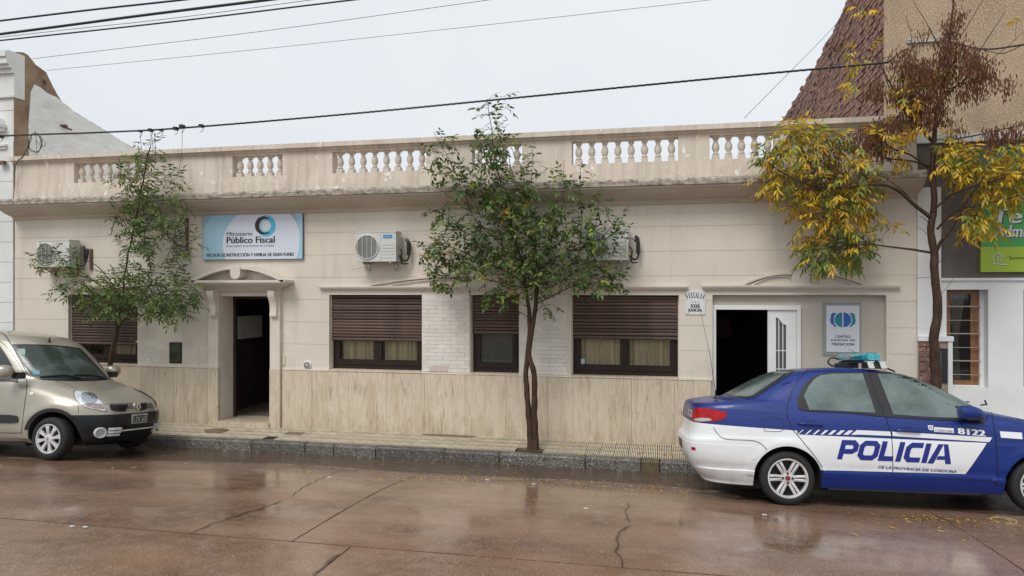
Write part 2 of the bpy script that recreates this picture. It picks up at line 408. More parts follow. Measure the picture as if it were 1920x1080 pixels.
# cracks in the slabs
def crack(pts, w, nm='crack', up=.0035):
    base = [PG(px, py, road_zs) for px, py in pts]; c = []
    for a, q in zip(base, base[1:]):
        n = max(2, int((q - a).length / .035))
        for k in range(n):
            p = a.lerp(q, k / n); j = Vector((mn.noise(p * 9), mn.noise(p * 9 + Vector((9, 0, 0))), 0)) * .03
            c.append(p + j)
    vs = []; fs = []
    for i, p in enumerate(c):
        d = (c[min(i + 1, len(c) - 1)] - c[max(i - 1, 0)]); d.z = 0; d.normalize(); s_ = Vector((-d.y, d.x, 0))
        ww = w * (.35 + .9 * abs(mn.noise(p * 6))) * min(1, i / 4, (len(c) - 1 - i) / 4) + .0008
        for q in (p + s_ * ww, p - s_ * ww): vs.append((q.x, q.y, road_zs(q.y) + .006 * 0 + up + .004))
    fs = [(2 * i, 2 * i + 1, 2 * i + 3, 2 * i + 2) for i in range(len(c) - 1)]
    part(nm, B().add(vs, fs), m_joint, road)
crack([(352, 1002), (400, 982), (480, 957), (545, 934)], .016)
crack([(545, 934), (562, 918), (600, 898), (640, 882)], .009)
crack([(1182, 985), (1158, 1000), (1160, 1020), (1155, 1035), (1168, 1052), (1162, 1070)], .015)
crack([(1180, 940), (1172, 962), (1183, 985)], .005)
crack([(0, 905), (120, 880), (250, 858)], .006)
crack([(590, 1079), (625, 1048), (640, 1036)], .03)

# running water in the gutter
m_water = bpy.data.materials.new('muddy_gutter_water'); m_water.use_nodes = True
def water_mat():
    t = m_water.node_tree; L = t.links.new; b = t.nodes['Principled BSDF']; co = nn(t, 'ShaderNodeTexCoord')
    b.inputs['Base Color'].default_value = (.085, .054, .035, 1); b.inputs['Roughness'].default_value = .04
    b.inputs['Specular IOR Level'].default_value = .6
    h = None
    for sc, st, am in ((6, (.35, 3.6, 1), 1), (17, (.5, 2.6, 1), .4), (2.5, (.35, 2.2, 1), .9)):
        mp = nn(t, 'ShaderNodeMapping'); mp.inputs['Scale'].default_value = st; L(co.outputs['Object'], mp.inputs[0])
        n = nn(t, 'ShaderNodeTexNoise'); n.inputs['Scale'].default_value = sc; n.inputs['Detail'].default_value = 3; L(mp.outputs[0], n.inputs['Vector'])
        n.inputs['Distortion'].default_value = .6
        mu = nn(t, 'ShaderNodeMath', operation='MULTIPLY'); L(n.outputs['Fac'], mu.inputs[0]); mu.inputs[1].default_value = am
        if h: a = nn(t, 'ShaderNodeMath', operation='ADD'); L(h, a.inputs[0]); L(mu.outputs[0], a.inputs[1]); h = a.outputs[0]
        else: h = mu.outputs[0]
    bu = nn(t, 'ShaderNodeBump'); bu.inputs['Strength'].default_value = .9; bu.inputs['Distance'].default_value = .05
    L(h, bu.inputs['Height']); L(bu.outputs[0], b.inputs['Normal'])
water_mat()
b = B(); nx = 260; rows = 12; vs = []
for j in range(rows + 1):
    for i in range(nx + 1):
        x = -26 + 52 * i / nx
        yo = -1.95 - .25 * mn.noise(Vector((x * .5, 3, 0))) - .1 * mn.noise(Vector((x * 2.1, 1, 0))) - .85 * max(math.exp(-((x - 2.9) / 2.1) ** 4), math.exp(-((x + 9.6) / 2.6) ** 4))
        y = -.94 + (yo + .94) * j / rows
        zw = -.2 + .052 * (-.92 - y)
        vs.append((x, y, max(zw, road_zs(y) + .011) + .003 * mn.noise(Vector((x * 1.5, y * 5, 0))) if j < rows else road_zs(y) - .02))
b.add(vs, [(j * (nx + 1) + i, j * (nx + 1) + i + 1, (j + 1) * (nx + 1) + i + 1, (j + 1) * (nx + 1) + i) for j in range(rows) for i in range(nx)])
part('water', b, m_water, None, smooth='all', kind='structure')

# kerb
kerb = thing('kerb', '', ''); del kerb['label'], kerb['category']; kerb['kind'] = 'structure'
KT = -.038
def kstone(seed):
    bm = bmesh.new(); bmesh.ops.create_cube(bm, size=1)
    bmesh.ops.translate(bm, verts=bm.verts, vec=(.5, 0, -.5))
    for v in bm.verts: v.co.y *= .13; v.co.z *= .38
    bmesh.ops.bevel(bm, geom=[e for e in bm.edges if all(v.co.z > -.01 and v.co.y < 0 for v in e.verts)], offset=.03, segments=3, affect='EDGES')
    bmesh.ops.subdivide_edges(bm, edges=[e for e in bm.edges if abs(e.verts[0].co.x - e.verts[1].co.x) > .5], cuts=9)
    for v in bm.verts:
        n = mn.noise_vector(v.co * 4 + Vector((seed * 7, 0, 0))); v.co += Vector((0, n.y * .008, n.z * .006))
    me = bpy.data.meshes.new('kerb_stone'); bm.to_mesh(me); bm.free(); me.materials.append(m_gran)
    me.polygons.foreach_set('use_smooth', [True] * len(me.polygons)); me.set_sharp_from_angle(angle=R(50)); return me
kms = [kstone(i) for i in range(4)]
jx = [P(px, 860, -.93).x for px in (347, 471, 571, 625, 704, 832, 936, 1097, 1202, 1237, 1335, 1460, 1590)]
while jx[0] > -22: jx.insert(0, jx[0] - rnd.uniform(.7, 1.3))
while jx[-1] < 22: jx.append(jx[-1] + rnd.uniform(.7, 1.3))
for i, (a, c) in enumerate(zip(jx, jx[1:])):
    me = kms[i % 4]
    mossy = abs(a - P(1202, 860, -.93).x) < .01
    if mossy: me = me.copy(); me.materials[0] = m_gran2
    o = ob('kerb_stone', me, kerb, (a + .006, -.862 + rnd.uniform(-.006, .006), KT + rnd.uniform(-.006, .004)))
    o.scale = (c - a - .012, 1, 1)
    if mossy: o['label'] = 'short brown mossy kerb stone'

# sidewalk: rows of grooved cream tiles
sw = thing('sidewalk', '', ''); del sw['label'], sw['category']; sw['kind'] = 'structure'
b = B(); b.add([(-26, .4, -.012), (26, .4, -.012), (26, -.81, -.052), (-26, -.81, -.052)], [(0, 1, 2, 3)][::-1])
part('mortar_bed', b, m_grout, sw)
T = .2035
b = B(); b.add([(-.0995, -.0995, -.007), (.0995, -.0995, -.007), (.0995, .0995, -.007), (-.0995, .0995, -.007)], [(0, 1, 2, 3)], 1)
for k in range(8):
    x0 = -.0985 + k * .0248; x1 = x0 + .0140
    b.add([(x0, -.099, 0), (x1, -.099, 0), (x1, .099, 0), (x0, .099, 0), (x0 - .001, -.099, -.007), (x1 + .001, -.099, -.007), (x1 + .001, .099, -.007), (x0 - .001, .099, -.007)],
          [(0, 1, 2, 3), (0, 3, 7, 4), (1, 5, 6, 2), (0, 4, 5, 1)])
tile_me = mesh('tile', b, [m_tile, m_grout], recalc=False)
sl_ = math.atan2(.035, .8); used = 0; rest = []
tcx = P(998, 850, -.66).x
for i in range(-64, 62):
    for j in range(4):
        x = i * T + .05; y = -.1 - j * T * .979
        z = .0 - .035 * (-y) / .8 + rnd.uniform(-.0008, .0008)
        if j == 3 and abs(x - tcx) < .22: continue
        rx = sl_ + rnd.uniform(-.006, .006); ry = rnd.uniform(-.006, .006)
        if i < -26 and rnd.random() < .012: continue
        if -9.6 < x < 2.2:
            o = ob('tile', tile_me, sw, (x, y, z)); o.rotation_euler = (rx, ry, rnd.uniform(-.004, .004))
        else: rest.append((x, y, z, rx, ry))
b = B()
for (x, y, z, rx, ry) in rest:
    mt = Matrix.Translation((x, y, z)) @ Euler((rx, ry, 0)).to_matrix().to_4x4()
    b.add([mt @ v.co for v in tile_me.vertices], [tuple(p.vertices) for p in tile_me.polygons], 0)
    b.mi[-len(tile_me.polygons):] = [p.material_index for p in tile_me.polygons]
part('tile', b, [m_tile, m_grout], sw, kind='stuff', recalc=False)
# tree pits
for px, py, yy in ((998, 850, -.66), (1752, 890, -.66), (200, 800, -.66)):
    c = P(px, py, yy); b = B(); n = 18; vs = [(c.x, -.68, -.012)]
    for k in range(n):
        a = 2 * math.pi * k / n; rr = 1 + .18 * mn.noise(Vector((math.cos(a) * 2, math.sin(a) * 2, px)))
        vs.append((c.x + .24 * rr * math.cos(a), -.69 + .095 * rr * math.sin(a), -.036))
    b.add(vs, [(0, k + 1, (k + 1) % n + 1) for k in range(n)])
    part('tree_pit_soil', b, M('wet_soil', (.05, .034, .022), .5, col2=(.10, .07, .035), vs=30, bump=1, bs=40), sw, smooth='all')
# covers and patches in the sidewalk
for (x, y, wx, wy) in ((-5.83, -.36, .30, .16), (-7.2, -.42, .42, .30), (-3.3, -.075, .9, .1)):
    b = B(); z = -.035 * (-y) / .8 + .005
    n = 24; vs = []
    for k in range(n):
        a = 2 * math.pi * k / n; q = max(abs(math.cos(a)), abs(math.sin(a))) if wy == .16 else 1 + .15 * mn.noise(Vector((3 * math.cos(a), 3 * math.sin(a), x)))
        vs.append((x + wx / 2 * math.cos(a) / q, y + wy / 2 * math.sin(a) / q, z - .0437 * wy / 2 * -math.sin(a) / q))
    b.add(vs, [tuple(range(n))])
    part('iron_cover' if wy == .16 else 'mud_patch', b, M('mud_cover', (.16, .10, .055), .3, col2=(.10, .065, .04), vs=9, bump=.4, bs=30), sw)

# ------------------------------------------------------------------ main office building
XL, XR, = -11.66, 3.50
hall = thing('office_building', 'long single storey cream building with a balustrade parapet and travertine plinth', 'building', (-4, 0, 0))
W0 = (-10.50, -9.06); W1 = (-5.40, -3.783); W2 = (-2.973, -2.186); W3 = (-1.36, .256)
D1 = (-7.415, -6.44); D2 = (.74, 3.11)
SZ, HZ = .985, 2.232
opens = [(W0[0], W0[1], SZ, HZ), (W1[0], W1[1], SZ, HZ), (W2[0], W2[1], SZ, HZ), (W3[0], W3[1], SZ, HZ), (D1[0], D1[1], 0, 2.205), (D2[0], D2[1], 0, 2.237)]
def in_open(x, z): return any(a < x < c and d < z < e for a, c, d, e in opens)
xs = sorted({XL, XR, *[o[0] for o in opens], *[o[1] for o in opens]})
courses = [1.405 + .372 * k for k in range(0, 6)]
zs = sorted({0, SZ, 3.60, HZ, 2.205, 2.237, *courses})
b = B(); bk = B()
for xa, xb in zip(xs, xs[1:]):
    for za, zb in zip(zs, zs[1:]):
        if in_open((xa + xb) / 2, (za + zb) / 2): continue
        g0 = .0035 if any(abs(za - c) < 1e-6 for c in courses) else 0
        g1 = .0035 if any(abs(zb - c) < 1e-6 for c in courses) else 0
        b.box(xa, xb, 0, .006, za + g0, zb - g1, skip='k')
        bk.box(xa, xb, .006, .26, za, zb)
b.add(bk.v, bk.f)
part('wall', b, m_wall, hall)
b = B(); b.box(XL, XR, .26, 9, 3.62, 3.9); b.box(XL, XR, 8.8, 9, 0, 3.6)
b.box(XL, XL + .2, .27, 8.8, -.2, 3.6); b.box(XR - .2, XR, .27, 8.8, -.2, 3.6)
part('roof', b, m_wall, hall)
# travertine plinth, slab by slab
px_seams = [-9.05 + .0]; x = -3.729
seams = [x - .655 * k for k in range(13)][::-1] + [-3.052, -2.391, -1.73, -1.084, -.445, .186, .72]
seams = [s_ for s_ in seams if s_ > XL]; seams = [XL] + seams
for a, c in zip(seams, seams[1:]):
    pieces = [(a, c)]
    for (p, q) in ((-7.60, -6.25),):
        new = []
        for (u, v) in pieces:
            if v <= p or u >= q: new.append((u, v)); continue
            if u < p: new.append((u, p))
            if v > q: new.append((q, v))
        pieces = new
    for u, v in pieces:
        if v - u < .05: continue
        part('travertine_slab', B().box(u + .0018, v - .0018, -.028, -.0, -.03, SZ - .022 + rnd.uniform(-.003, .003)), m_trav, hall)
for a, c in ((3.112, 3.49),):
    part('travertine_slab', B().box(a, c, -.028, 0, -.03, SZ - .02), m_trav, hall)
# thin sill course above the plinth
b = B()
for a, c in ((XL, -7.62), (-6.24, .735)): b.box(a, c, -.034, 0, SZ - .018, SZ + .008)
part('plinth_cap', b, m_trim, hall)
for W in (W0, W1, W2, W3):
    part('window_sill', B().box(W[0] - .0, W[1] + .0, -.036, .24, SZ - .016, SZ + .012), m_trav, hall)

# main cornice
prof = [(0, 3.598), (-.035, 3.60), (-.045, 3.625), (-.06, 3.63), (-.065, 3.655), (-.12, 3.668), (-.22, 3.70), (-.30, 3.745), (-.345, 3.785), (-.36, 3.80), (-.372, 3.80)]
poly = prof + [(-.372, 3.93), (0, 3.95)]
part('cornice', B().prism(poly, 'x', XL, XR), m_cornice, hall, smooth=30)
edge = [(-.40, 3.835), (-.375, 3.825), (-.374, 3.932), (-.395, 3.91)]
b = B(); n = 110; vs = []
for i in range(n + 1):
    x = XL + (XR - XL) * i / n; j = .006 * mn.noise(Vector((x * 3, 0, 0)))
    for (y, z) in ((-.374, 3.828 + j), (-.402 + j, 3.832), (-.404 + j, 3.90), (-.374, 3.935)): vs.append((x, y, z))
b.add(vs, [(4 * i + k, 4 * i + k + 1, 4 * i + k + 5, 4 * i + k + 4) for i in range(n) for k in range(3)] + [(0, 1, 2, 3), (4 * n + 3, 4 * n + 2, 4 * n + 1, 4 * n)])
part('cornice_edge', b, m_cedge, hall)
# parapet with balustrade openings
PB, PO0, PO1, PT = 3.94, 4.245, 4.605, 4.64
bal = [(-10.38, -8.86, 8), (-7.19, -6.25, 5), (-5.344, -3.711, 8), (-2.947, -2.135, 4), (-1.355, .248, 8), (.70, 1.62, 5), (2.1, 3.3, 6)]
b = B(); xa = XL
for a, c, n in bal:
    b.box(xa, a, 0, .2, PB, PT); b.box(a, c, 0, .2, PB, PO0); b.box(a, c, .0, .2, PO1, PT); xa = c
b.box(xa, XR, 0, .2, PB, PT)
part('parapet_wall', b, m_parapet, hall)
part('parapet_base', B().box(XL + .0, XR, -.035, -.0005, PB, 4.165), m_parapet, hall)
b = B()
for (p, z0, z1) in ((.03, PT, PT + .022), (.05, PT + .022, PT + .04), (.085, PT + .04, PT + .115)): b.box(XL - p * .5, XR + p * .5, -p, .2 + p, z0, z1)
part('coping', b, m_parapet, hall)
bp = [(.036, .075), (.036, .085), (.045, .09), (.045, .105), (.03, .115), (.034, .13), (.05, .16), (.056, .19), (.052, .225), (.036, .265), (.026, .285), (.028, .295), (.042, .30), (.042, .312), (.03, .318), (.03, .33)]
b = B(); b.box(-.052, .052, -.052, .052, 0, .075); b.lathe([(r_, h) for r_, h in bp], (0, 0, 0), 'z', 14); b.box(-.05, .05, -.05, .05, .33, .36)
bal_me = mesh('baluster', b, m_parapet, 40)
for a, c, n in bal:
    st = (c - a) / n
    for k in range(n):
        o = ob('baluster', bal_me, hall, (a + st * (k + .5), .095, PO0)); o.rotation_euler.z = rnd.uniform(-.03, .03)
# mouldings over the windows and over the second door
def moulding(x0, x1, z0, z1, p, nm='window_hood'):
    lay = [(.25, .0, .18), (.35, .18, .3), (.55, .3, .42), (.8, .42, .62), (.95, .62, .72), (1.0, .72, 1)]; b = B()
    for f, a, c in lay: b.box(x0 + p * (1 - f), x1 - p * (1 - f), -p * f, 0, z0 + (z1 - z0) * a, z0 + (z1 - z0) * c)
    return part(nm, b, m_trim, hall)
moulding(-5.565, .387, 2.30, 2.375, .07)
moulding(.587, 3.276, 2.30, 2.385, .07)
moulding(-10.7, -8.85, 2.30, 2.375, .07)
def band(pts, t, y0, y1, b):
    pts = [Vector((p[0], p[1])) for p in pts]; n = len(pts); out = []
    for i, p in enumerate(pts):
        d = (pts[min(i + 1, n - 1)] - pts[max(i - 1, 0)]).normalized(); nr = Vector((-d.y, d.x)); out.append((p, p - nr * t))
    vs = []
    for a, c in out: vs += [(a.x, y0, a.y), (c.x, y0, c.y), (c.x, y1, c.y), (a.x, y1, a.y)]
    fs = [(4 * i + k, 4 * i + (k + 1) % 4, 4 * i + 4 + (k + 1) % 4, 4 * i + 4 + k) for i in range(n - 1) for k in range(4)]
    fs += [(0, 1, 2, 3), (4 * n - 1, 4 * n - 2, 4 * n - 3, 4 * n - 4)]
    b.add(vs, fs)
def arc(x0, z0, x1, z1, sag, n=14):
    return [(x0 + (x1 - x0) * k / n, z0 + (z1 - z0) * k / n + sag * 4 * (k / n) * (1 - k / n)) for k in range(n + 1)]
# broken segmental pediment over door two
b = B()
band(arc(1.13, 2.387, 1.86, 2.56, .055), .03, -.05, 0, b); band(arc(1.28, 2.387, 1.83, 2.515, .05), .018, -.03, 0, b)
band(arc(2.06, 2.56, 2.86, 2.387, .055), .03, -.05, 0, b); band(arc(2.09, 2.515, 2.70, 2.387, .05), .018, -.03, 0, b)
b.prism([(1.80, 2.385), (1.84, 2.42), (1.835, 2.50), (1.87, 2.58), (2.05, 2.58), (2.085, 2.50), (2.08, 2.42), (2.12, 2.385)], 'y', -.06, 0)
part('pediment', b, m_trim, hall)
b = B()
band(arc(-4.85, 2.377, -3.0, 2.55, .05), .035, -.045, 0, b); band(arc(-4.4, 2.377, -3.0, 2.50, .04), .018, -.028, 0, b)
band(arc(-2.2, 2.55, -.35, 2.377, .05), .035, -.045, 0, b); band(arc(-2.2, 2.50, -.8, 2.377, .04), .018, -.028, 0, b)
b.prism([(-2.85, 2.376), (-2.80, 2.56), (-2.35, 2.56), (-2.30, 2.376)], 'y', -.06, 0)
part('pediment', b, m_trim, hall)
# first door surround
for (a, c) in ((-7.60, -7.415), (-6.44, -6.26)):
    part('pilaster', B().box(a, c, -.075, 0, SZ, 2.30), m_trim, hall)
    part('travertine_slab', B().box(a - .004, c + (.0 if a < -7 else .004), -.082, 0, -.03, SZ), m_trav, hall)
b = B()
for (p, z0, z1, e) in ((.09, 2.30, 2.325, 0), (.12, 2.325, 2.345, .03), (.15, 2.345, 2.365, .06), (.20, 2.365, 2.39, .11), (.25, 2.39, 2.415, .15), (.29, 2.415, 2.435, .19), (.31, 2.435, 2.475, .21)):
    b.box(-7.60 + .03 - e, -6.26 + .16 + e - .15, -p, 0, z0, z1)
ap = arc(-7.78, 2.475, -6.05, 2.475, .235, 22)
band(ap, .05, -.31, 0, b)
band(arc(-7.6, 2.476, -6.23, 2.476, .15, 20), .02, -.12, 0, b)
tym = arc(-7.70, 2.476, -6.13, 2.476, .20, 18)
b.prism(tym, 'y', -.10, 0)
kx = -6.93
b.prism([(kx - .09, 2.70)] + [(kx - .09 * math.cos(a), 2.57 - .075 * math.sin(a)) for a in [math.pi * k / 10 for k in range(11)]] + [(kx + .09, 2.70)], 'y', -.325, -.1)
part('door_hood', b, m_trim, hall, smooth=30)
for (a, c) in ((-7.55, -7.43), (-6.415, -6.295)):
    pr = [(-.075, 2.299), (-.20, 2.299), (-.20, 2.25), (-.185, 2.19), (-.15, 2.13), (-.125, 2.06), (-.12, 1.98), (-.125, 1.93), (-.13, 1.90), (-.13, 1.87), (-.075, 1.86)]
    part('console_bracket', B().prism(pr, 'x', a, c), m_trim, hall, smooth=30)
part('door_reveal', B().box(D1[0] - .1, D1[0] - .0005, .26, .42, 0, 2.3).box(D1[1] + .0005, D1[1] + .1, .26, .42, 0, 2.3).box(D1[0], D1[1], .261, .42, 2.206, 2.30), m_trim, hall)
part('doorstep', B().box(D1[0] - .02, D1[1], -.12, .5, -.02, .075), m_trav, hall)
# rooms behind openings
def room(x0, x1, y0, y1, z0, z1, mt, nm='room'):
    b = B(); b.box(x0, x1, y0, y1, z0, z1, skip='f')
    part(nm, b, mt, hall)
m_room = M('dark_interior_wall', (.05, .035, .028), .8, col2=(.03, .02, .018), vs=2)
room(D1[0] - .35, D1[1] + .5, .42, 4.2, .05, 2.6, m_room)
b = B(); b.box(D1[0] - .34, D1[1] + .49, .5, 4.1, .052, .07)
part('hall_floor', b, M('worn_floor', (.30, .24, .18), .3, col2=(.2, .15, .11), vs=5), hall)
dr = part('door', B().box(D1[1] - .045, D1[1] - .002, .425, 1.28, .09, 2.15), M('dark_door_wood', (.012, .008, .007), .5), hall)
part('door_handle', B().box(D1[1] - .075, D1[1] - .046, 1.1, 1.20, 1.0, 1.03), m_metal, dr)
part('door_frame', B().box(D1[0] + .001, D1[0] + .05, .36, .41, .08, 2.155).box(D1[0] + .001, D1[1] - .001, .36, .41, 2.156, 2.203), M('dark_frame_wood', (.03, .018, .014), .5), hall)
part('electrical_cabinet', B().box(-7.764, -7.66, .98, 1.70, 1.40, 1.82), M('off_white_cabinet', (.62, .60, .56), .5), hall)
part('floor_mat', B().box(-7.1, -6.55, .9, 1.5, .0705, .078), M('floor_mat_cloth', (.16, .18, .24), .8, col2=(.2, .03, .03), vs=6, vr=(.45, .5)), hall)

# windows
def window(W, sb, two=True, glass_only=False, seed=0, curt=True):
    x0, x1 = W
    wd = part('window', B().box(x0, x1, .135, .185, HZ - .06, HZ).box(x0, x1, .135, .185, SZ + .012, SZ + .08).box(x0, x0 + .06, .135, .185, SZ + .08, HZ - .06)
              .box(x1 - .06, x1, .135, .185, SZ + .08, HZ - .06), m_wframe, hall)
    mid = (x0 + x1) / 2
    b = B()
    if two:
        sashes = ((x0 + .06, mid - .0), (mid + .0, x1 - .06))
    else: sashes = ((x0 + .06, x1 - .06),)
    for a, c in sashes:
        b.box(a, a + .07, .12, .165, SZ + .085, HZ - .1); b.box(c - .07, c, .12, .165, SZ + .085, HZ - .1)
        b.box(a + .07, c - .07, .12, .165, SZ + .085, SZ + .17)
        part('pane', B().box(a + .07, c - .07, .140, .146, SZ + .17, HZ - .1), m_glass, wd)
    part('sash', b, m_wframe, wd)
    if curt:
        for a, c in sashes:
            b = B(); n = 90; vs = []
            for i in range(n + 1):
                t = i / n; x = a + .07 + (c - a - .14) * t
                y = .25 + .028 * math.sin(t * 30 + 2.5 * mn.noise(Vector((t * 4, seed, 0)))) + .012 * math.sin(t * 61 + seed)
                vs += [(x, y, SZ + .1), (x + .01 * mn.noise(Vector((t * 9, 1, seed))), y * .97, HZ)]
            b.add(vs, [(2 * i, 2 * i + 2, 2 * i + 3, 2 * i + 1) for i in range(n)])
            part('curtain', b, m_curtain, wd, smooth='all')
    # roller shutter: guides, slats, bottom rail
    n = int(round((HZ - .012 - sb) / .049)); h = (HZ - .012 - sb) / n
    bs_ = B().add([(0, 0, .003), (0, -.007, .010), (0, -.010, h * .5), (0, -.007, h - .010), (0, 0, h - .003), (0, .012, h * .5)] + [(x1 - x0 - .02, a, c) for a, c in ((0, .003), (-.007, .010), (-.010, h * .5), (-.007, h - .010), (0, h - .003), (.012, h * .5))],
                  [(i, (i + 1) % 6, (i + 1) % 6 + 6, i + 6) for i in range(6)] + [(5, 4, 3, 2, 1, 0), (6, 7, 8, 9, 10, 11)])
    sm = mesh('slat', bs_, m_slat)
    for k in range(n):
        o = ob('slat', sm, wd, (x0 + .01, .083 + rnd.uniform(-.006, .006), sb + k * h + (rnd.uniform(-.003, .003) if k else 0)))
        o.rotation_euler = (rnd.uniform(-.12, .12), rnd.uniform(-.0022, .0022), 0)
        if k == 0: o.scale = (1, 1.6, 1.15); o.location.z -= .01
    part('shutter_backing', B().box(x0 + .005, x1 - .005, .099, .104, sb + .02, HZ), m_dark, wd)
    explode('shutter_guide', B().box(x0 + .0005, x0 + .012, .07, .135, SZ + .012, HZ).box(x1 - .012, x1 - .0005, .07, .135, SZ + .012, HZ), m_trim, wd)
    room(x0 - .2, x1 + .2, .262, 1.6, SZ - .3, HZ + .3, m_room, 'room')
window(W0, 1.335, True, seed=1)
window(W1, 1.475, True, seed=2)
window(W2, 1.615, False, seed=3, curt=False)
window(W3, 1.56, True, seed=4)
b = B().box(W2[0] + .13, W2[1] - .13, .20, .205, SZ + .1, HZ)
part('blind', b, M('grey_blind', (.11, .115, .11), .6, col2=(.09, .095, .09), vs=5), hall)
part('sticker', B().box(W3[0] + .12, W3[0] + .19, .134, .1385, 1.165, 1.24), M('pale_sticker', (.35, .46, .50), .5), hall)

# painted brick panels between the windows
for (a, c) in ((-3.775, -2.985), (-2.178, -1.43)):
    bp_ = part('brick_panel', B().box(a, c, -.004, 0, SZ + .01, HZ + .005), m_brickp, hall)
    ch = .0625; cols = (HZ - SZ) / ch; r_ = 0; z = SZ + .014
    while z + ch < HZ + .01:
        x = a - (.12 if r_ % 2 else 0) + rnd.uniform(-.01, .01)
        while x < c:
            xx0, xx1 = max(a + .002, x + .002), min(c - .002, x + .236)
            if xx1 - xx0 > .03:
                d = rnd.uniform(-.0135, -.0095)
                o = part('brick', B().box(xx0, xx1, d, -.004, z + .0022, z + ch - .0022, skip='k'), m_brickp, bp_)
            x += .24
        z += ch; r_ += 1
# louvre vent low in the first brick panel
b = B().box(-3.66, -3.34, -.022, -.014, 1.005, 1.115)
for k in range(6):
    for (u, v) in ((-3.65, -3.51), (-3.49, -3.35)): b.box(u, v, -.028, -.022, 1.012 + k * .017, 1.021 + k * .017)
part('louvre_vent', b, m_trim, hall)
# round gas vent, meter door, service boxes
vx, vz = -5.787, 1.06
b = B(); b.lathe([(.066, 0), (.070, -.02), (.060, -.03), (.024, -.034), (0.0, -.036)], (vx, 0, vz), 'y', 24)
vt = part('wall_vent', b, m_white, hall, smooth=30)
b = B()
for rr, k_ in ((.046, 12), (.025, 7)):
    for k in range(k_):
        a = 2 * math.pi * k / k_; b.lathe([(.0085, 0), (.0085, -.006)], (vx + rr * math.cos(a), -.0325, vz + rr * math.sin(a)), 'y', 6)
part('vent_holes', b, m_dark, vt, kind='stuff')
fr = part('meter_door', B().box(-8.405, -8.17, -.02, 0, 1.037, 1.40), m_black, hall)
part('pane', B().box(-8.385, -8.19, -.026, -.0205, 1.06, 1.378), M('smoked_glass', (.045, .05, .035), .12, col2=(.10, .11, .08), vs=4), fr)
for a in (-8.05, -7.836):
    q = part('service_box', B().box(a, a + .205, -.018, 0, .99, 1.268), m_trim, hall)
    part('latch_plate', B().box(a + .045, a + .155, -.024, -.018, 1.06, 1.20).box(a + .06, a + .14, -.027, -.024, 1.09, 1.17), m_trim, q)
explode('intercom', B().box(-6.235, -6.20, -.02, 0, 1.05, 1.22).box(-7.66, -7.63, -.02, 0, 1.05, 1.3), m_trim, hall)
# peeling plaster flakes near the left window
b = B()
for (cx, cz, w_, h_) in ((-8.75, 1.38, .14, .07), (-8.62, 1.34, .10, .06), (-9.0, 1.40, .1, .015), (-8.85, 1.07, .06, .05), (-8.70, 1.08, .05, .04)):
    n = 12; vs = []
    for k in range(n):
        a = 2 * math.pi * k / n; q = 1 + .5 * mn.noise(Vector((math.cos(a) * 1.5, math.sin(a) * 1.5, cx * 7)))
        vs.append((cx + w_ * q * math.cos(a), -.003 - .001 * (cz * 7 % 1), cz + h_ * q * math.sin(a)))
    b.add(vs, [tuple(range(n))])
explode('plaster_patch', b, M('pale_filler', (.70, .67, .62), .8), hall)

# second door: shallow recess
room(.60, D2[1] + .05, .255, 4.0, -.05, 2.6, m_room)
b = B(); b.box(1.985, D2[1], .10, .25, -.03, 2.236); b.box(D2[0], 1.985, .10, .25, 2.09, 2.236)
part('recess_wall', b, m_recess, hall)
b = B(); b.box(.742, .795, .06, .14, -.03, 2.02); b.box(.742, 1.984, .06, .14, 2.02, 2.088); b.box(1.93, 1.984, .06, .14, -.03, 2.02)
part('door_frame', b, m_white, hall)
part('doorstep', B().box(.745, 1.98, -.02, .25, -.03, .05), m_trav, hall)
lf = B(); x0, x1 = 1.53, 1.928
gz0, gzl, gzr = .95, 1.92, 1.80
gx0, gx1 = x0 + .10, x1 - .13
lf.box(x0, gx0, .09, .13, .05, 2.018); lf.box(gx1, x1, .09, .13, .05, 2.018); lf.box(gx0, gx1, .09, .13, .05, gz0)
top = [(gx0, gzl), (gx0 + .03, gzl), (gx0 + .07, gzl - .03), (gx1 - .05, gzr + .02), (gx1, gzr), (gx1, 2.018), (gx0, 2.018)]
lf.prism(top, 'y', .09, .13)
band([(gx0, gz0), (gx0, gzl), (gx0 + .03, gzl), (gx0 + .07, gzl - .03), (gx1 - .05, gzr + .02), (gx1, gzr), (gx1, gz0)], .014, .082, .09, lf)
door2 = part('door', lf, m_white, hall, label='white door leaf with barred arched glass')
part('pane', B().box(gx0, gx1, .108, .112, gz0, gzl), M('dark_pane', (.10, .10, .095), .15), door2)
b = B()
for k in (1, 2): b.box(gx0 + (gx1 - gx0) * k / 3 - .006, gx0 + (gx1 - gx0) * k / 3 + .006, .098, .106, gz0, gzl - .04 * k)
for z in (1.15, 1.42): b.box(gx0, gx1, .0975, .1055, z - .006, z + .006)
explode('glazing_bar', b, m_white, door2)
part('wall_picture', B().box(1.0, 1.35, 3.9, 3.95, 1.35, 1.8), M('dim_picture', (.2, .07, .04), .6), hall)
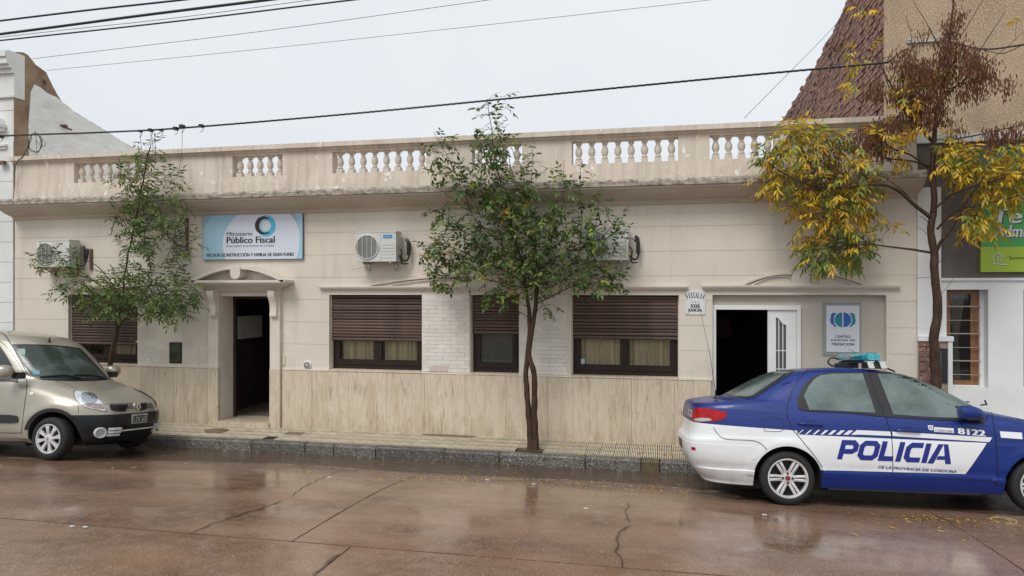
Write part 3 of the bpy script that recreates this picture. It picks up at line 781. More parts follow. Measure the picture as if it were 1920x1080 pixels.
# ------------------------------------------------------------------ signs on the wall
m_signw = M('sign_white', (.60, .64, .72), .35)
m_ink = M('sign_black', (.012, .012, .014), .4)
m_greyink = M('sign_grey_ink', (.16, .17, .18), .45)
def prisms(name, b, m, par): return part(name, b, m, par)
def circ(cx, cz, r, n=40, a0=0, a1=360): return [(cx + r * math.cos(R(a0 + (a1 - a0) * k / n)), cz + r * math.sin(R(a0 + (a1 - a0) * k / n))) for k in range(n + (0 if abs(a1 - a0) == 360 else 1))]
def flat(b, poly, y, mi=0):
    tri = mg.tessellate_polygon([[Vector((p[0], p[1], 0)) for p in poly]]); b.add([(p[0], y, p[1]) for p in poly], [tuple(t) for t in tri], mi)
def ring(b, c0, r0, c1, r1, y, n=48, mi=0):
    vs = []
    for k in range(n):
        a = 2 * math.pi * k / n; vs += [(c0[0] + r0 * math.cos(a), y, c0[1] + r0 * math.sin(a)), (c1[0] + r1 * math.cos(a), y, c1[1] + r1 * math.sin(a))]
    b.add(vs, [(2 * k, 2 * ((k + 1) % n), 2 * ((k + 1) % n) + 1, 2 * k + 1) for k in range(n)], mi)
def clip(poly, x0, x1, z0, z1):
    def cut(ps, f, g):
        out = []
        for i in range(len(ps)):
            a, c = ps[i - 1], ps[i]; fa, fc = f(a), f(c)
            if (fa >= 0) != (fc >= 0): t = fa / (fa - fc); out.append((a[0] + (c[0] - a[0]) * t, a[1] + (c[1] - a[1]) * t))
            if fc >= 0: out.append(c)
        return out
    for f in (lambda p: p[0] - x0, lambda p: x1 - p[0], lambda p: p[1] - z0, lambda p: z1 - p[1]):
        poly = cut(poly, f, None)
        if not poly: return []
    return poly
SX0, SX1, SZ0, SZ1 = -7.72, -5.86, 2.835, 3.592
sg = thing('office_sign', 'wide pale blue and white office sign with ring logo above the left door', 'sign', ((SX0 + SX1) / 2, 0, SZ0))
part('panel', B().box(SX0, SX1, -.045, 0, SZ0, SZ1), m_signw, sg)
part('panel_rim', B().box(SX0 - .006, SX0, -.047, 0, SZ0 - .006, SZ1 + .006).box(SX1, SX1 + .006, -.047, 0, SZ0 - .006, SZ1 + .006)
     .box(SX0, SX1, -.047, 0, SZ0 - .006, SZ0).box(SX0, SX1, -.047, 0, SZ1, SZ1 + .006), M('sign_rim', (.1, .14, .18), .4), sg)
W_ = SX1 - SX0; H_ = SZ1 - SZ0
def sx(t): return SX0 + (t - 120) / (1755 - 120) * W_
def sz(t): return SZ1 - (t - 140) / (882 - 140) * H_
m_sb1 = M('sign_pale_blue', (.33, .52, .64), .35); m_sb2 = M('sign_grey_blue', (.30, .40, .50), .35); m_cyan = M('logo_cyan', (.07, .42, .62), .35)
b = B()
arcL = [(sx(700), SZ1)] + [(sx(x), sz(y)) for x, y in ((600, 240), (530, 340), (480, 440), (455, 540), (450, 640), (455, 740), (475, 820), (495, 882))]
arcL[-1] = (arcL[-1][0], SZ0)
flat(b, [(SX0, SZ1), (SX0, SZ0)] + arcL[::-1], -.0465)
arcR = [(sx(x), sz(y)) for x, y in ((1625, 140), (1665, 240), (1700, 400), (1715, 560), (1700, 720), (1660, 882))]
arcR[0] = (arcR[0][0], SZ1); arcR[-1] = (arcR[-1][0], SZ0)
flat(b, [(SX1, SZ0), (SX1, SZ1)] + arcR, -.0465, 0)
a2 = [(sx(x), sz(y)) for x, y in ((1540, 140), (1600, 190), (1660, 290), (1705, 420))]; a2[0] = (a2[0][0], SZ1)
flat(b, a2 + [(sx(1690), sz(330)), (sx(1665), sz(230)), (sx(1632), SZ1)], -.0468, 1)
flat(b, [(SX0, SZ1), (sx(250), SZ1), (sx(190), sz(260)), (sx(150), sz(340)), (SX0, sz(400))], -.0475, 1)
explode('printed_background', b, [m_sb1, m_sb2], sg)
b = B()
c = (sx(1168), sz(335)); k = W_ / 1635
ring(b, c, 158 * k, (c[0] - 8 * k, c[1] + 0 * k), 88 * k, -.048, mi=0)
c2 = (sx(1135), sz(330))
for (ca, ra, cb, rb, y, mi) in (((sx(1120), sz(325)), 133 * k, (sx(1160), sz(330)), 105 * k, -.0495, 1), ((sx(1155), sz(335)), 122 * k, (sx(1162), sz(335)), 104 * k, -.051, 1)):
    vs = []; n = 48
    for q in range(n + 1):
        a = R(60 + 245 * q / n) if mi else 0
        vs += [(ca[0] + ra * math.cos(a), y, ca[1] + ra * math.sin(a)), (cb[0] + rb * math.cos(a), y, cb[1] + rb * math.sin(a))]
    b.add(vs, [(2 * q, 2 * q + 2, 2 * q + 3, 2 * q + 1) for q in range(n)], mi)
ring(b, (sx(1158), sz(330)), 96 * k, (sx(1172), sz(330)), 78 * k, -.0522, mi=2)
part('ring_logo', b, [m_cyan, m_ink, m_sb1], sg, recalc=False)
b = B()
text_on(b, 'Ministerio', sx(520), sx(945), sz(492), sz(425), -.0485, .006)
part('lettering', b, m_ink, sg); b = B()
text_on(b, 'Público Fiscal', sx(515), sx(1312), sz(615), sz(508), -.0485, .03)
part('lettering', b, m_ink, sg); b = B()
text_on(b, 'FISCALÍA DE INSTRUCCIÓN Y FAMILIA DE DEAN FUNES', sx(178), sx(1622), sz(836), sz(768), -.0485, .035)
part('lettering', b, m_ink, sg)
b = B(); text_on(b, 'Poder Judicial de la Provincia de Córdoba', sx(515), sx(1300), sz(688), sz(640), -.0485)
part('lettering', b, m_greyink, sg)

# enamel plate
f0, f1, g0, g1 = .352, .632, 1.945, 2.30
pl = thing('enamel_plate', 'small white enamel plate with curved black lettering between window and door', 'sign', ((f0 + f1) / 2, 0, g0))
m_enamel = M('white_enamel', (.66, .66, .65), .25)
part('plate', B().box(f0, f1, -.014, 0, g0, g1), m_enamel, pl)
b = B()
cx, cz, rad = (f0 + f1) / 2, g1 - .392, .285
for i, ch in enumerate('FISCALIA'):
    vs, fs, (a_, c_, d_, e_) = text_geo(ch, .03); an = R(21.5 - 43 * i / 7); wch = .011 if ch == 'I' else .027
    hh = .082; sc = hh / (e_ - d_); out = []
    for v in vs:
        lx = ((v[0] - (a_ + c_) / 2) / (c_ - a_)) * wch; lz = (v[1] - d_) * sc + rad
        out.append((cx - math.sin(an) * lz + math.cos(an) * lx * .95, -.016 - v[2], cz + math.cos(an) * lz + math.sin(an) * lx))
    b.add(out, fs)
part('lettering', b, m_ink, pl); b = B()
text_on(b, 'PODER', cx - .066, cx + .066, g0 + .098, g0 + .152, -.016, .05)
part('lettering', b, m_ink, pl); b = B()
text_on(b, 'JUDICIAL', cx - .105, cx + .105, g0 + .03, g0 + .088, -.016, .05)
part('lettering', b, m_ink, pl); b = B()
flat(b, circ(cx, g0 + .185, .008, 10), -.016)
for s_ in (-1, 1): b.box(cx + s_ * .04 - .015, cx + s_ * .04 + .015, -.016, -.0145, g0 + .184, g0 + .187)
part('ornament', b, m_ink, pl, kind='stuff')
b = B()
for u in (f0 + .015, f1 - .015):
    for v in (g0 + .015, g1 - .015): b.lathe([(.006, 0), (.004, -.004), (0, -.005)], (u, -.014, v), 'y', 8)
explode('screw', b, m_rust, pl)

# mediation centre sign in the recess
y0 = .10; c0, c1, d0, d1 = 2.285, 2.80, 1.36, 2.135
ms = thing('mediation_sign', 'white mediation sign with blue and green heads logo on a grey backing plate', 'sign', ((c0 + c1) / 2, y0, d0))
part('backing_plate', B().box(c0, c1, y0 - .012, y0, d0, d1), M('grey_acrylic', (.28, .30, .29), .2), ms)
e0, e1, h0, h1 = 2.336, 2.778, 1.415, 2.085
part('panel', B().box(e0, e1, y0 - .018, y0 - .012, h0, h1), M('white_acrylic', (.66, .67, .72), .3), ms)
m_lb = M('logo_blue', (.02, .11, .42), .4); m_lt = M('logo_teal', (.01, .22, .25), .4)
b = B(); cx, cz = (e0 + e1) / 2, h1 - .205; r_ = .108
flat(b, circ(cx - .004, cz, r_, 24, 92, 268), y0 - .0195, 1); flat(b, circ(cx + .004, cz, r_, 24, -88, 88), y0 - .0195, 0)
prof = [(-.085, .10), (-.135, .10), (-.158, .075), (-.166, .045), (-.162, .03), (-.176, .0), (-.180, -.008), (-.168, -.014), (-.168, -.028), (-.163, -.036), (-.165, -.048), (-.158, -.068), (-.135, -.072), (-.125, -.085), (-.115, -.105), (-.085, -.10),
        (-.112, -.06), (-.124, 0), (-.112, .06)]
flat(b, [(cx + p[0], cz + p[1]) for p in prof], y0 - .0195, 0); flat(b, [(cx - p[0], cz + p[1]) for p in prof][::-1], y0 - .0195, 1)
part('heads_logo', b, [m_lb, m_lt], ms)
b = B()
for s_, wd, zz in (('CENTRO', .21, h0 + .205), ('JUDICIAL DE', .33, h0 + .150), ('MEDIACION', .30, h0 + .095)):
    b = B(); text_on(b, s_, cx - wd / 2, cx + wd / 2, zz, zz + .036, y0 - .0195, .025); part('lettering', b, m_ink, ms)
b = B()
for u in (c0 + .03, c1 - .03):
    for v in (d0 + .02, d1 - .02): b.lathe([(.007, 0), (.005, -.004), (0, -.005)], (u, y0 - .012, v), 'y', 8)
explode('screw', b, m_black, ms)

# ------------------------------------------------------------------ air conditioners
m_acw = M('ac_casing', (.60, .60, .57), .4, col2=(.50, .49, .45), vs=3)
m_acd = M('ac_coil', (.09, .09, .085), .6)
def ac(x0, z0, label, mats=(None,), wd=.69, ht=.46, logo=None, shelf=False, dark=False):
    dp = .24; yb = -.06; yf = yb - dp
    a = thing('air_conditioner', label, 'air conditioner', (x0 + wd / 2, 0, z0), 'air conditioner units on the facade')
    b = B(); b.box(x0, x0 + wd, yf, yb, z0, z0 + ht); b.box(x0 - .006, x0 + wd + .006, yf - .006, yb, z0 + ht, z0 + ht + .018)
    part('casing', b, m_acw, a)
    gx = x0 + wd * .30; gz = z0 + ht * .50; gr = ht * .415
    b = B(); b.lathe([(gr, -.002), (gr, -.004), (gr * .2, -.004), (0, -.004)], (gx, yf, gz), 'y', 40); part('fan_opening', b, m_acd, a)
    b = B()
    for k in range(23):
        z = gz - gr + .008 + k * (2 * gr - .016) / 22; hw = math.sqrt(max(0, gr ** 2 - (z - gz) ** 2))
        b.box(gx - hw, gx + hw, yf - .012, yf - .006, z - .0022, z + .0022)
    for k in range(-2, 3):
        xx = gx + (k + .0) * gr * .42; hw = math.sqrt(max(0, gr ** 2 - (xx - gx) ** 2)); b.box(xx - .0035, xx + .0035, yf - .017, yf - .0125, gz - hw, gz + hw)
    b.lathe([(gr + .012, 0), (gr + .012, -.012), (gr + .002, -.02), (gr - .006, -.018), (gr - .006, 0)], (gx, yf, gz), 'y', 40)
    part('grille', b, m_acw, a)
    b = B()
    for k in range(5): b.box(x0 + wd * .66, x0 + wd * .96, yf - .005, yf - .0005, z0 + ht * (.12 + k * .11), z0 + ht * (.12 + k * .11) + .028)
    b.box(x0 + wd * .615, x0 + wd * .625, yf - .007, yf - .0005, z0 + .02, z0 + ht - .02)
    part('louvre_panel', b, m_acw, a)
    if logo:
        part('badge', B().box(x0 + wd * .69, x0 + wd * .91, yf - .004, yf - .0005, z0 + ht * .80, z0 + ht * .92), M('badge_blue', (.02, .27, .55), .3), a)
        b = B(); text_on(b, logo, x0 + wd * .73, x0 + wd * .87, z0 + ht * .835, z0 + ht * .89, yf - .0055, .02); part('lettering', b, M('badge_pink', (.6, .35, .4), .4), a)
    else:
        part('badge', B().box(x0 + wd * .68, x0 + wd * .80, yf - .004, yf - .0005, z0 + ht * .86, z0 + ht * .90), m_ink, a)
    b = B(); b.box(x0 + wd, x0 + wd + .012, yf + .05, yf + .13, z0 + ht * .55, z0 + ht * .85); part('side_handle', b, m_acw, a)
    b = B()
    xr = x0 + wd
    b.tube(smooth_pts([(xr + .0, yb - .08, z0 + .1), (xr + .06, yb - .09, z0 + .02), (xr + .13, yb - .05, z0 + .04), (xr + .15, yb, z0 + .2), (xr + .12, yb + .04, z0 + .32), (xr + .08, 0, z0 + .30)]), .016, 8)
    b.tube(smooth_pts([(xr + .0, yb - .05, z0 + .2), (xr + .05, yb - .12, z0 + .15), (xr + .04, yb - .1, z0 - .02), (xr + .12, yb - .02, z0 - .03)]), .011, 6)
    b.tube(smooth_pts([(xr + .10, yb - .03, z0 + .36), (xr + .135, yb - .05, z0 + .30), (xr + .135, yb - .04, z0 + .1)]), .028, 8)
    part('pipes', b, m_black, a, smooth=True)
    b = B()
    for xx in (x0 + .10, x0 + wd - .12):
        b.box(xx, xx + .03, yf + .01, 0, z0 - .028, z0 - .003); b.bar((xx + .015, yf + .08, z0 - .03), (xx + .015, -.01, z0 - .14), .02, .01); b.box(xx, xx + .03, -.012, 0, z0 - .16, z0 - .028)
    b.bar((x0 - .12, -.20, z0 - .125), (x0 + .25, -.06, z0 - .05), .008, .008)
    if shelf: b.box(x0 - .03, x0 + .62, yf - .02, -.01, z0 - .03, z0 - .005); b.box(x0 + wd + .18, x0 + wd + .21, -.04, 0, z0 - .05, z0 + .33)
    part('wall_bracket', b, m_rust if shelf else m_metal, a)
    return a
ac(-4.80, 2.765, 'white air conditioner unit with blue badge right of the large office sign', logo='Midea')
ac(-10.88, 2.72, 'weathered white air conditioner unit at the far left behind the young tree', shelf=True)
ac(-1.17, 2.755, 'white air conditioner unit half hidden by the middle tree crown', logo=None)

# junction of old phone cables left of the sign
jb = thing('cable_junction', 'tangle of black wires on a rusty wall bracket left of the office sign', 'cable bracket', (-8.05, 0, 2.9))
part('bracket', B().box(-8.07, -8.035, -.05, 0, 3.0, 3.56).box(-8.09, -8.0, -.07, -.02, 2.88, 2.96), m_rust, jb)
b = B()
for k in range(9):
    z = 3.5 - .06 * k; b.tube(smooth_pts([(-8.05, -.05, z), (-8.18 - rnd.uniform(0, .14), -.08, z - .1), (-8.2 - rnd.uniform(0, .12), -.07, z - .28), (-8.07, -.04, z - .45 + rnd.uniform(-.1, .1))]), .004, 5)
explode('wire', b, m_cable, jb)

# ------------------------------------------------------------------ right neighbour
m_nw = M('white_render', (.74, .745, .74), .7, col2=(.66, .66, .65), vs=1.5, bump=.15, bs=60)
m_ng = M('dark_taupe_render', (.15, .135, .12), .85, col2=(.11, .10, .088), vs=2, bump=.5, bs=70)
m_rc = M('brown_roughcast', (.40, .285, .185), .9, col2=(.30, .21, .14), vs=1.3, bump=1, bs=55, speck=((.50, .40, .28), 45, (.5, .62)))
overlay(m_rc, (.20, .15, .11), 1.2, (.52, .68), fac=.5)
m_obrick = M('old_red_brick', (.23, .120, .090), .85, col2=(.15, .085, .068), vs=3, speck=((.34, .20, .15), 14, (.56, .6)), bump=.8, bs=30)
m_mortar = M('crumbling_mortar', (.10, .065, .05), .95, bump=.8, bs=40)
rb = thing('neighbour_house', 'white and dark taupe house with a tall brown roughcast upper wall and brick party wall', 'house', (5, 0, 0))
XN = 3.502
b = B()
wins = ((3.88, 4.40), (4.83, 5.35), (5.78, 6.3))
b.box(XN, 3.88, 0, .3, 0, 1.6); b.box(XN, 3.88, 0, .3, 1.6, 2.44)
zz = 2.315
xe = 3.88
for (a, c) in wins:
    if a > xe: b.box(xe, a, 0, .3, 0, 2.44)
    b.box(a, c, 0, .3, 0, .955); b.box(a, c, 0, .3, zz, 2.44); xe = c
b.box(xe, 16, 0, .3, 0, 2.44)
part('lower_wall', b, m_nw, rb)
part('pilaster', B().box(XN, 3.80, -.035, .3, 1.665, 3.74), m_nw, rb)
part('ledge', B().box(XN, 3.945, -.075, 0, 1.60, 1.668), m_nw, rb)
part('upper_wall', B().box(3.80, 16, .02, .3, 2.475, 4.36).box(XN, 3.80, .02, .3, 3.74, 4.36), m_ng, rb)
part('string_course', B().box(3.79, 16, -.03, .3, 2.44, 2.475), m_nw, rb)
part('parapet_cap', B().box(XN + .0, 16, -.03, .4, 4.36, 4.47), m_nw, rb)
part('roof', B().box(XN, 16, .4, 1.40, 4.2, 4.3), m_ng, rb)
XB = 3.43
XB = 3.504
for (a, c) in wins:
    wd = part('window', B().box(a + .05, c - .05, .18, .24, 2.25, zz).box(a + .05, c - .05, .18, .24, .975, 1.04).box(a + .05, a + .11, .18, .24, 1.04, 2.25).box(c - .15, c - .05, .18, .24, 1.04, 2.25),
              M('varnished_wood', (.26, .125, .05), .35, col2=(.18, .08, .03), vs=5, stretch=(4, 1, .5)), rb)
    part('reveal', B().box(a, a + .05, .14, .29, .957, zz - .001).box(c - .05, c, .14, .29, .957, zz - .001).box(a + .051, c - .051, .16, .29, .957, .974), m_nw, wd)
    part('pane', B().box(a + .11, c - .15, .21, .215, 1.04, 2.25), m_glass, wd)
    b = B()
    for k in range(6): b.box(a + .05, c - .05, .12, .135, 1.12 + k * .19, 1.13 + k * .19 + (.008 if k % 2 else 0))
    explode('security_bar', b, M('painted_bar', (.30, .25, .22), .4), wd)
    b = B(); n = 60; vs = []
    for i in range(n + 1):
        t = i / n; xx = a + .12 + (c - a - .30) * t
        for (z, pinch) in ((2.25, 1), (1.85, .62), (1.62, .28), (1.3, .45), (1.04, .52)):
            vs.append((a + .22 + (xx - a - .22) * pinch, .29 + .02 * math.sin(t * 34), z))
    b.add(vs, [(5 * i + k, 5 * i + 5 + k, 5 * i + 6 + k, 5 * i + 1 + k) for i in range(n) for k in range(4)])
    part('curtain', b, M('grey_white_curtain', (.34, .34, .33), .9), wd, smooth='all')
    bb = B(); bb.box(a - .1, c + .1, .301, 1.6, .6, 2.5, skip='f'); part('room', bb, m_room, rb)
# meter niche
nc = part('meter_niche', B().box(3.88, 3.935, -.06, 0, .4, 1.60), m_nw, rb)
b = B(); z = .50
while z < 1.56:
    for (u, v) in ((3.512, 3.60), (3.605, 3.665)):
        o = part('brick', B().box(u + rnd.uniform(0, .01), v - rnd.uniform(0, .012), -.05 - rnd.uniform(0, .02), 0, z + .006, z + .062), m_obrick, nc)
    z += .068
part('niche_mortar', B().box(3.51, 3.66, -.035, 0, .45, 1.56).box(3.66, 3.88, -.045, 0, 1.5, 1.575).box(3.66, 3.88, -.045, 0, .9, 1.0), M('grey_brown_mortar', (.30, .24, .19), .9, bump=.6, bs=40), nc)
part('meter_cabinet', B().box(3.68, 3.87, -.05, 0, 1.02, 1.49), m_black, nc)
part('pane', B().box(3.70, 3.80, -.056, -.0505, 1.05, 1.46), M('meter_glass', (.06, .08, .09), .1), nc)
# upper storey behind: roughcast wall and side brick wall
part('roughcast_wall', B().box(XB - .02, 16, 1.40, 1.45, 4.0, 8.6).box(XB + .3, 16, 1.45, 1.75, 4.0, 8.6), m_rc, rb)
b = B(); b.box(XB + .06, XB + .28, 1.45, 11.2, 3.6, 7.2)
b.prism([(1.451, 7.2), (11.2, 7.2), (11.2, 7.34), (9.7, 7.44), (6.3, 7.6), (3.7, 7.9), (1.451, 8.43)], 'x', XB + .06, XB + .28)
part('party_wall', b, m_mortar, rb)
def topz(y):
    pts = [(1.45, 8.45), (3.7, 7.96), (6.4, 7.66), (9.9, 7.51), (11.4, 7.43)]
    for (a, za), (c, zc) in zip(pts, pts[1:]):
        if y <= c: return za + (zc - za) * (y - a) / (c - a)
    return 7.43
bl = []; r_ = 0; z = 4.6
while z < 8.3:
    y = 1.46 - (.13 if r_ % 2 else 0)
    while y < 11.1:
        ya, yb = max(1.455, y), y + .25
        if z + .07 < topz(yb) + rnd.uniform(-.05, .04) and yb - ya > .05: bl.append((ya, yb, z))
        y += .262
    z += .078; r_ += 1
bl.sort(key=lambda q: q[0])
near = [q for q in bl if q[2] > 4.9][:300]; ns_ = set(near)
bme = [mesh('brick', B().box(-.028 - .010 * k, .0, .006, .25, .004 + .002 * k, .066, skip='r'), m_obrick) for k in range(4)]
for (ya, yb, z) in near:
    o = ob('brick', bme[rnd.randrange(4)], rb, (XB + .06, ya, z)); o.scale = (1, (yb - ya) / .256, 1)
    o.rotation_euler = (rnd.uniform(-.035, .035), 0, rnd.uniform(-.03, .03))
b = B()
for (ya, yb, z) in bl:
    if (ya, yb, z) in ns_: continue
    p = rnd.uniform(.02, .06); b.box(XB + .06 - p, XB + .06, ya + .006, yb - .002, z + .004 + rnd.uniform(-.004, .004), z + .068 + rnd.uniform(-.004, .006), skip='r')
part('brick', b, m_obrick, rb, kind='stuff')
part('iron_tie', B().box(XB - .14, XB - .11, 3.9, 4.9, 7.16, 7.20).box(XB - .14, XB, 4.35, 4.4, 7.1, 7.25), m_rust, rb)
# green sign
gs = thing('green_sign', 'green and lime shop sign with white lettering on the dark taupe wall', 'sign', (5.4, 0, 2.56))
GX0, GX1, GZ0, GZ1 = 4.295, 6.6, 2.555, 3.52
part('panel', B().box(GX0, GX1, -.03, .02, GZ0, 2.90), M('lime_print', (.33, .47, .03), .35), gs)
part('panel', B().box(GX0, GX1, -.03, .02, 2.90, GZ1), M('green_print', (.05, .33, .075), .35), gs)
b = B(); bs2 = B()
for bb, dx, dz, yy in ((bs2, .014, -.012, -.0312), (b, 0, 0, -.0325)):
    text_on(bb, 'Te', 4.44 + dx, 4.80 + dx, 3.22 + dz, 3.42 + dz, yy, .03, .15)
    text_on(bb, 'Admin', 4.455 + dx, 4.93 + dx, 3.03 + dz, 3.195 + dz, yy, .03, .15)
    pass
part('lettering', b, M('sign_letter_white', (.62, .64, .66), .4), gs); part('lettering_shadow', bs2, m_ink, gs)
b = B(); text_on(b, '“Juntos co', 4.62, 4.93, 2.715, 2.77, -.0325, .01, .1); part('lettering', b, m_ink, gs)
b = B()
for dx, dz, yy, mi in ((.006, -.006, -.0315, 1), (0, 0, -.0328, 0)):
    def q(x, z): return (4.44 + x * .19 + dx, 2.66 + z * .16 + dz)
    bb = B()
    for pts in ([(0, .62), (.35, 1), (.72, .65)], [(.12, .55), (.12, .08), (.35, .05), (.95, .0)], [(.60, .55), (.60, .18)], [(.40, .72), (.40, .2)]):
        band([q(*p) for p in pts], .012, yy - .001, yy, bb)
    b.add(bb.v, bb.f, mi)
part('house_logo', b, [M('logo_pale', (.62, .66, .62), .4), m_ink], gs)

# ------------------------------------------------------------------ left neighbour
m_lw = M('old_white_limewash', (.72, .73, .71), .85, col2=(.64, .65, .63), vs=1.6, bump=.3, bs=35)
overlay(m_lw, (.40, .39, .35), 2, (.52, .78), (4, 1, .4), fac=.4)
m_pw = M('rough_limewashed_brick', (.82, .83, .81), .9, col2=(.70, .71, .68), vs=2.2, stretch=(1, 1, 3), bump=1, bs=14, bst=(1, .8, 3))
overlay(m_pw, (.36, .33, .28), 2.2, (.56, .75), (1, 1, 2), fac=.5)
m_bp = M('bare_brown_plaster', (.34, .24, .155), .9, col2=(.20, .135, .09), vs=2.5, bump=.7, bs=18)
overlay(m_bp, (.07, .055, .045), 2.5, (.5, .68), (1, 1, 1.5), zmask=[(6.0, 6.7)], fac=.9)
lh = thing('old_white_house', 'tall old white house with stepped cornice and bare brown end wall', 'house', (-14, 0, 0))
XP = -11.67
b = B(); b.box(-24, XP - .01, -.006, .26, 0, 4.965)
b.box(-24, XP - .01, -.006, .26, 4.965, 5.62); b.box(-24, XP - .01, -.006, .26, 5.63, 6.30)
part('facade_wall', b, m_lw, lh)
b = B(); z = .6
while z < 4.9: b.box(-24, XP - .011, -.018, -.006, z, z + .36, skip='k'); z += .372
part('scored_plaster', b, m_lw, lh)
b = B()
for (p, z0, z1) in ((.05, 5.86, 5.90), (.02, 5.90, 6.30), (.07, 6.30, 6.38), (.13, 6.38, 6.44), (.18, 6.44, 6.56), (.21, 6.56, 6.66), (.16, 6.66, 6.69)): b.box(-24, XP + .02, -p, .2, z0, z1)
part('cornice', b, m_lw, lh)
b = B()
for (p, z0, z1, xe) in ((.08, 4.96, 5.0, -11.80), (.05, 4.91, 4.96, -11.82), (.14, 5.30, 5.36, -11.83), (.10, 5.24, 5.30, -11.85)): b.box(-13.6, xe, -p, 0, z0, z1)
band([(-12.5, 5.60), (-12.2, 5.60), (-12.02, 5.56), (-11.90, 5.47), (-11.84, 5.36)], .10, -.13, 0, b)
part('window_hood', b, m_lw, lh)
# party wall seen end on, outline stepping down towards the back
out = [(0.0, 3.0), (0.0, 6.70), (.20, 6.76), (.29, 6.74), (.45, 6.61), (.69, 6.53), (.84, 6.31), (1.06, 6.06), (1.39, 5.93), (1.96, 5.79), (2.56, 5.63), (3.48, 5.44), (4.6, 5.2), (9, 4.3), (9, 3.0)]
ro = [out[0]]
for a, c in zip(out[1:-2], out[2:-1]):
    n = max(1, int((Vector(c) - Vector(a)).length / .07))
    for k in range(n):
        p = Vector(a).lerp(Vector(c), k / n); ro.append((max(0, p.x + .012 * mn.noise(Vector((p.x * 20, p.y * 20, 0)))), p.y + .014 * mn.noise(Vector((p.x * 17, p.y * 9, 5)))))
ro += [out[-2], out[-1]]
part('party_wall', B().prism(ro, 'x', XP - .28, XP), m_bp, lh)
wp = [(.30, 3.2), (.31, 4.7), (.29, 5.4), (.34, 6.05), (.42, 6.22), (.55, 6.20), (.72, 6.13), (.93, 6.11), (1.06, 6.045), (1.39, 5.915), (1.96, 5.775), (2.56, 5.615), (3.48, 5.425), (4.6, 5.18), (9, 4.28), (9, 3.2)]
part('limewash_coat', B().prism(wp, 'x', XP - .02, XP + .012), m_pw, lh)
b = B(); b.box(XP, XP + .03, .62, .68, 6.30, 6.36); b.box(XP + .01, XP + .10, 1.05, 1.10, 5.55, 5.60); b.bar((XP, 1.0, 5.58), (XP + .1, 1.2, 5.52), .03, .03); b.box(-11.93, -11.78, -.12, -.05, 4.62, 4.68)
explode('wall_iron', b, m_rust, lh)

# ------------------------------------------------------------------ overhead cables
def cable(pts, r, mat, label, y, sag=0, clamps=None, grp=None):
    ps = smooth_pts([P(px, py, y) for px, py in pts], 10)
    b = B(); b.tube(ps, r, 6)
    o = part('overhead_cable', b, mat, None, smooth='all'); tag(o, label, 'cable', grp); return o
G = 'cables strung over the street'
cable([(-900, 152), (0, 39), (340, 0), (900, -62)], .014, m_cable, 'topmost thick black cable crossing the upper left sky', -2.2, grp=G)
cable([(-900, 180), (0, 64), (250, 31), (500, 0), (1200, -85)], .019, m_cable, 'thickest black cable second from the top in the upper left sky', -2.2, grp=G)
cable([(-900, 176), (0, 70), (300, 37), (560, 3), (1200, -85)], .004, m_wire, 'thin grey wire just under the thickest cable', -2.2, grp=G)
cable([(-900, 172), (0, 76), (330, 40), (660, 0), (1300, -76)], .011, m_cable, 'black cable third from the top in the upper left sky', -2.2, grp=G)
cable([(62, 110), (480, 60), (915, 0), (1600, -98)], .0042, m_wire, 'thin grey wire from the old white house roof corner over the street', -.05, grp=G)
cable([(88, 132), (480, 93), (900, 48), (1330, 0), (2000, -78)], .0036, m_wire, 'lowest thin grey wire above the parapet', .6, grp=G)
mc = thing('power_cable', 'long twisted black cable with clamps crossing in front of the parapet', 'cable', tuple(P(0, 255, -.9)))
pp = [(-700, 284), (0, 255), (170, 249), (340, 240), (640, 215), (960, 184), (1320, 149), (1665, 117)]
ps = smooth_pts([P(px, py, -.9) for px, py in pp], 12)
b = B()
for ph in (0, 2.1, 4.2):
    tw = []
    for i, (p, q) in enumerate(zip(ps, ps[1:] + [ps[-1]])):
        for k in range(6):
            a = (i * 6 + k) * .8 + ph; c = p.lerp(q, k / 6) if i < len(ps) - 1 else p
            tw.append(c + Vector((0, math.cos(a), math.sin(a))) * .0075)
    b.tube(tw, .0085, 5)
part('cable_strand', b, m_cable, mc)
b = B()
for px, py, s_ in ((263, 246, .02), (283, 244, .03), (302, 244, .02), (330, 241, .032), (342, 237, .035), (378, 236, .03), (2, 256, .03)):
    c = P(px, py, -.9); b.box(c.x - s_, c.x + s_ * .8, -.94, -.86, c.z - s_ * .8, c.z + s_ * .7)
    b.tube(smooth_pts([(c.x, -.9, c.z), (c.x + .03, -.9, c.z - .06), (c.x - .02, -.9, c.z - .10)]), .004, 5)
explode('clamp', b, m_black, mc)
b = B()
for px, p2 in (((263, 250), (262, 330)), ((290, 250), (287, 330)), ((342, 240), (333, 330)), ((283, 248), (285, 300))):
    a, c = P(*px, -.9), P(*p2, -.05); c.z = max(c.z, 4.0); b.tube(smooth_pts([a, a.lerp(c, .5) + Vector((.03, 0, -.03)), c]), .0035, 5)
explode('drop_wire', b, m_wire, mc)
cc = thing('cable_branch', 'black cable with insulator bracket on the brown roughcast wall behind the autumn tree', 'cable', tuple(P(1665, 117, 1.3)))
b = B(); b.tube(smooth_pts([P(1665, 117, -.9), P(1700, 92, 1.35), P(1760, 75, 1.4), P(1840, 92, .4), P(1920, 84, -.4), P(2100, 60, -1)]), .012, 6)
b.tube(smooth_pts([P(1838, 92, .2), P(1880, 100, .4), P(1925, 80, 0)]), .006, 6)
part('cable_strand', b, m_cable, cc)
c = P(1705, 80, 1.4); part('insulator_bracket', B().box(c.x - .04, c.x + .42, 1.36, 1.44, c.z - .015, c.z + .02).lathe([(.03, 0), (.04, .03), (.02, .06)], (c.x, 1.38, c.z), 'z', 10).lathe([(.03, 0), (.04, .03), (.02, .06)], (c.x + .38, 1.38, c.z), 'z', 10), m_metal, cc)
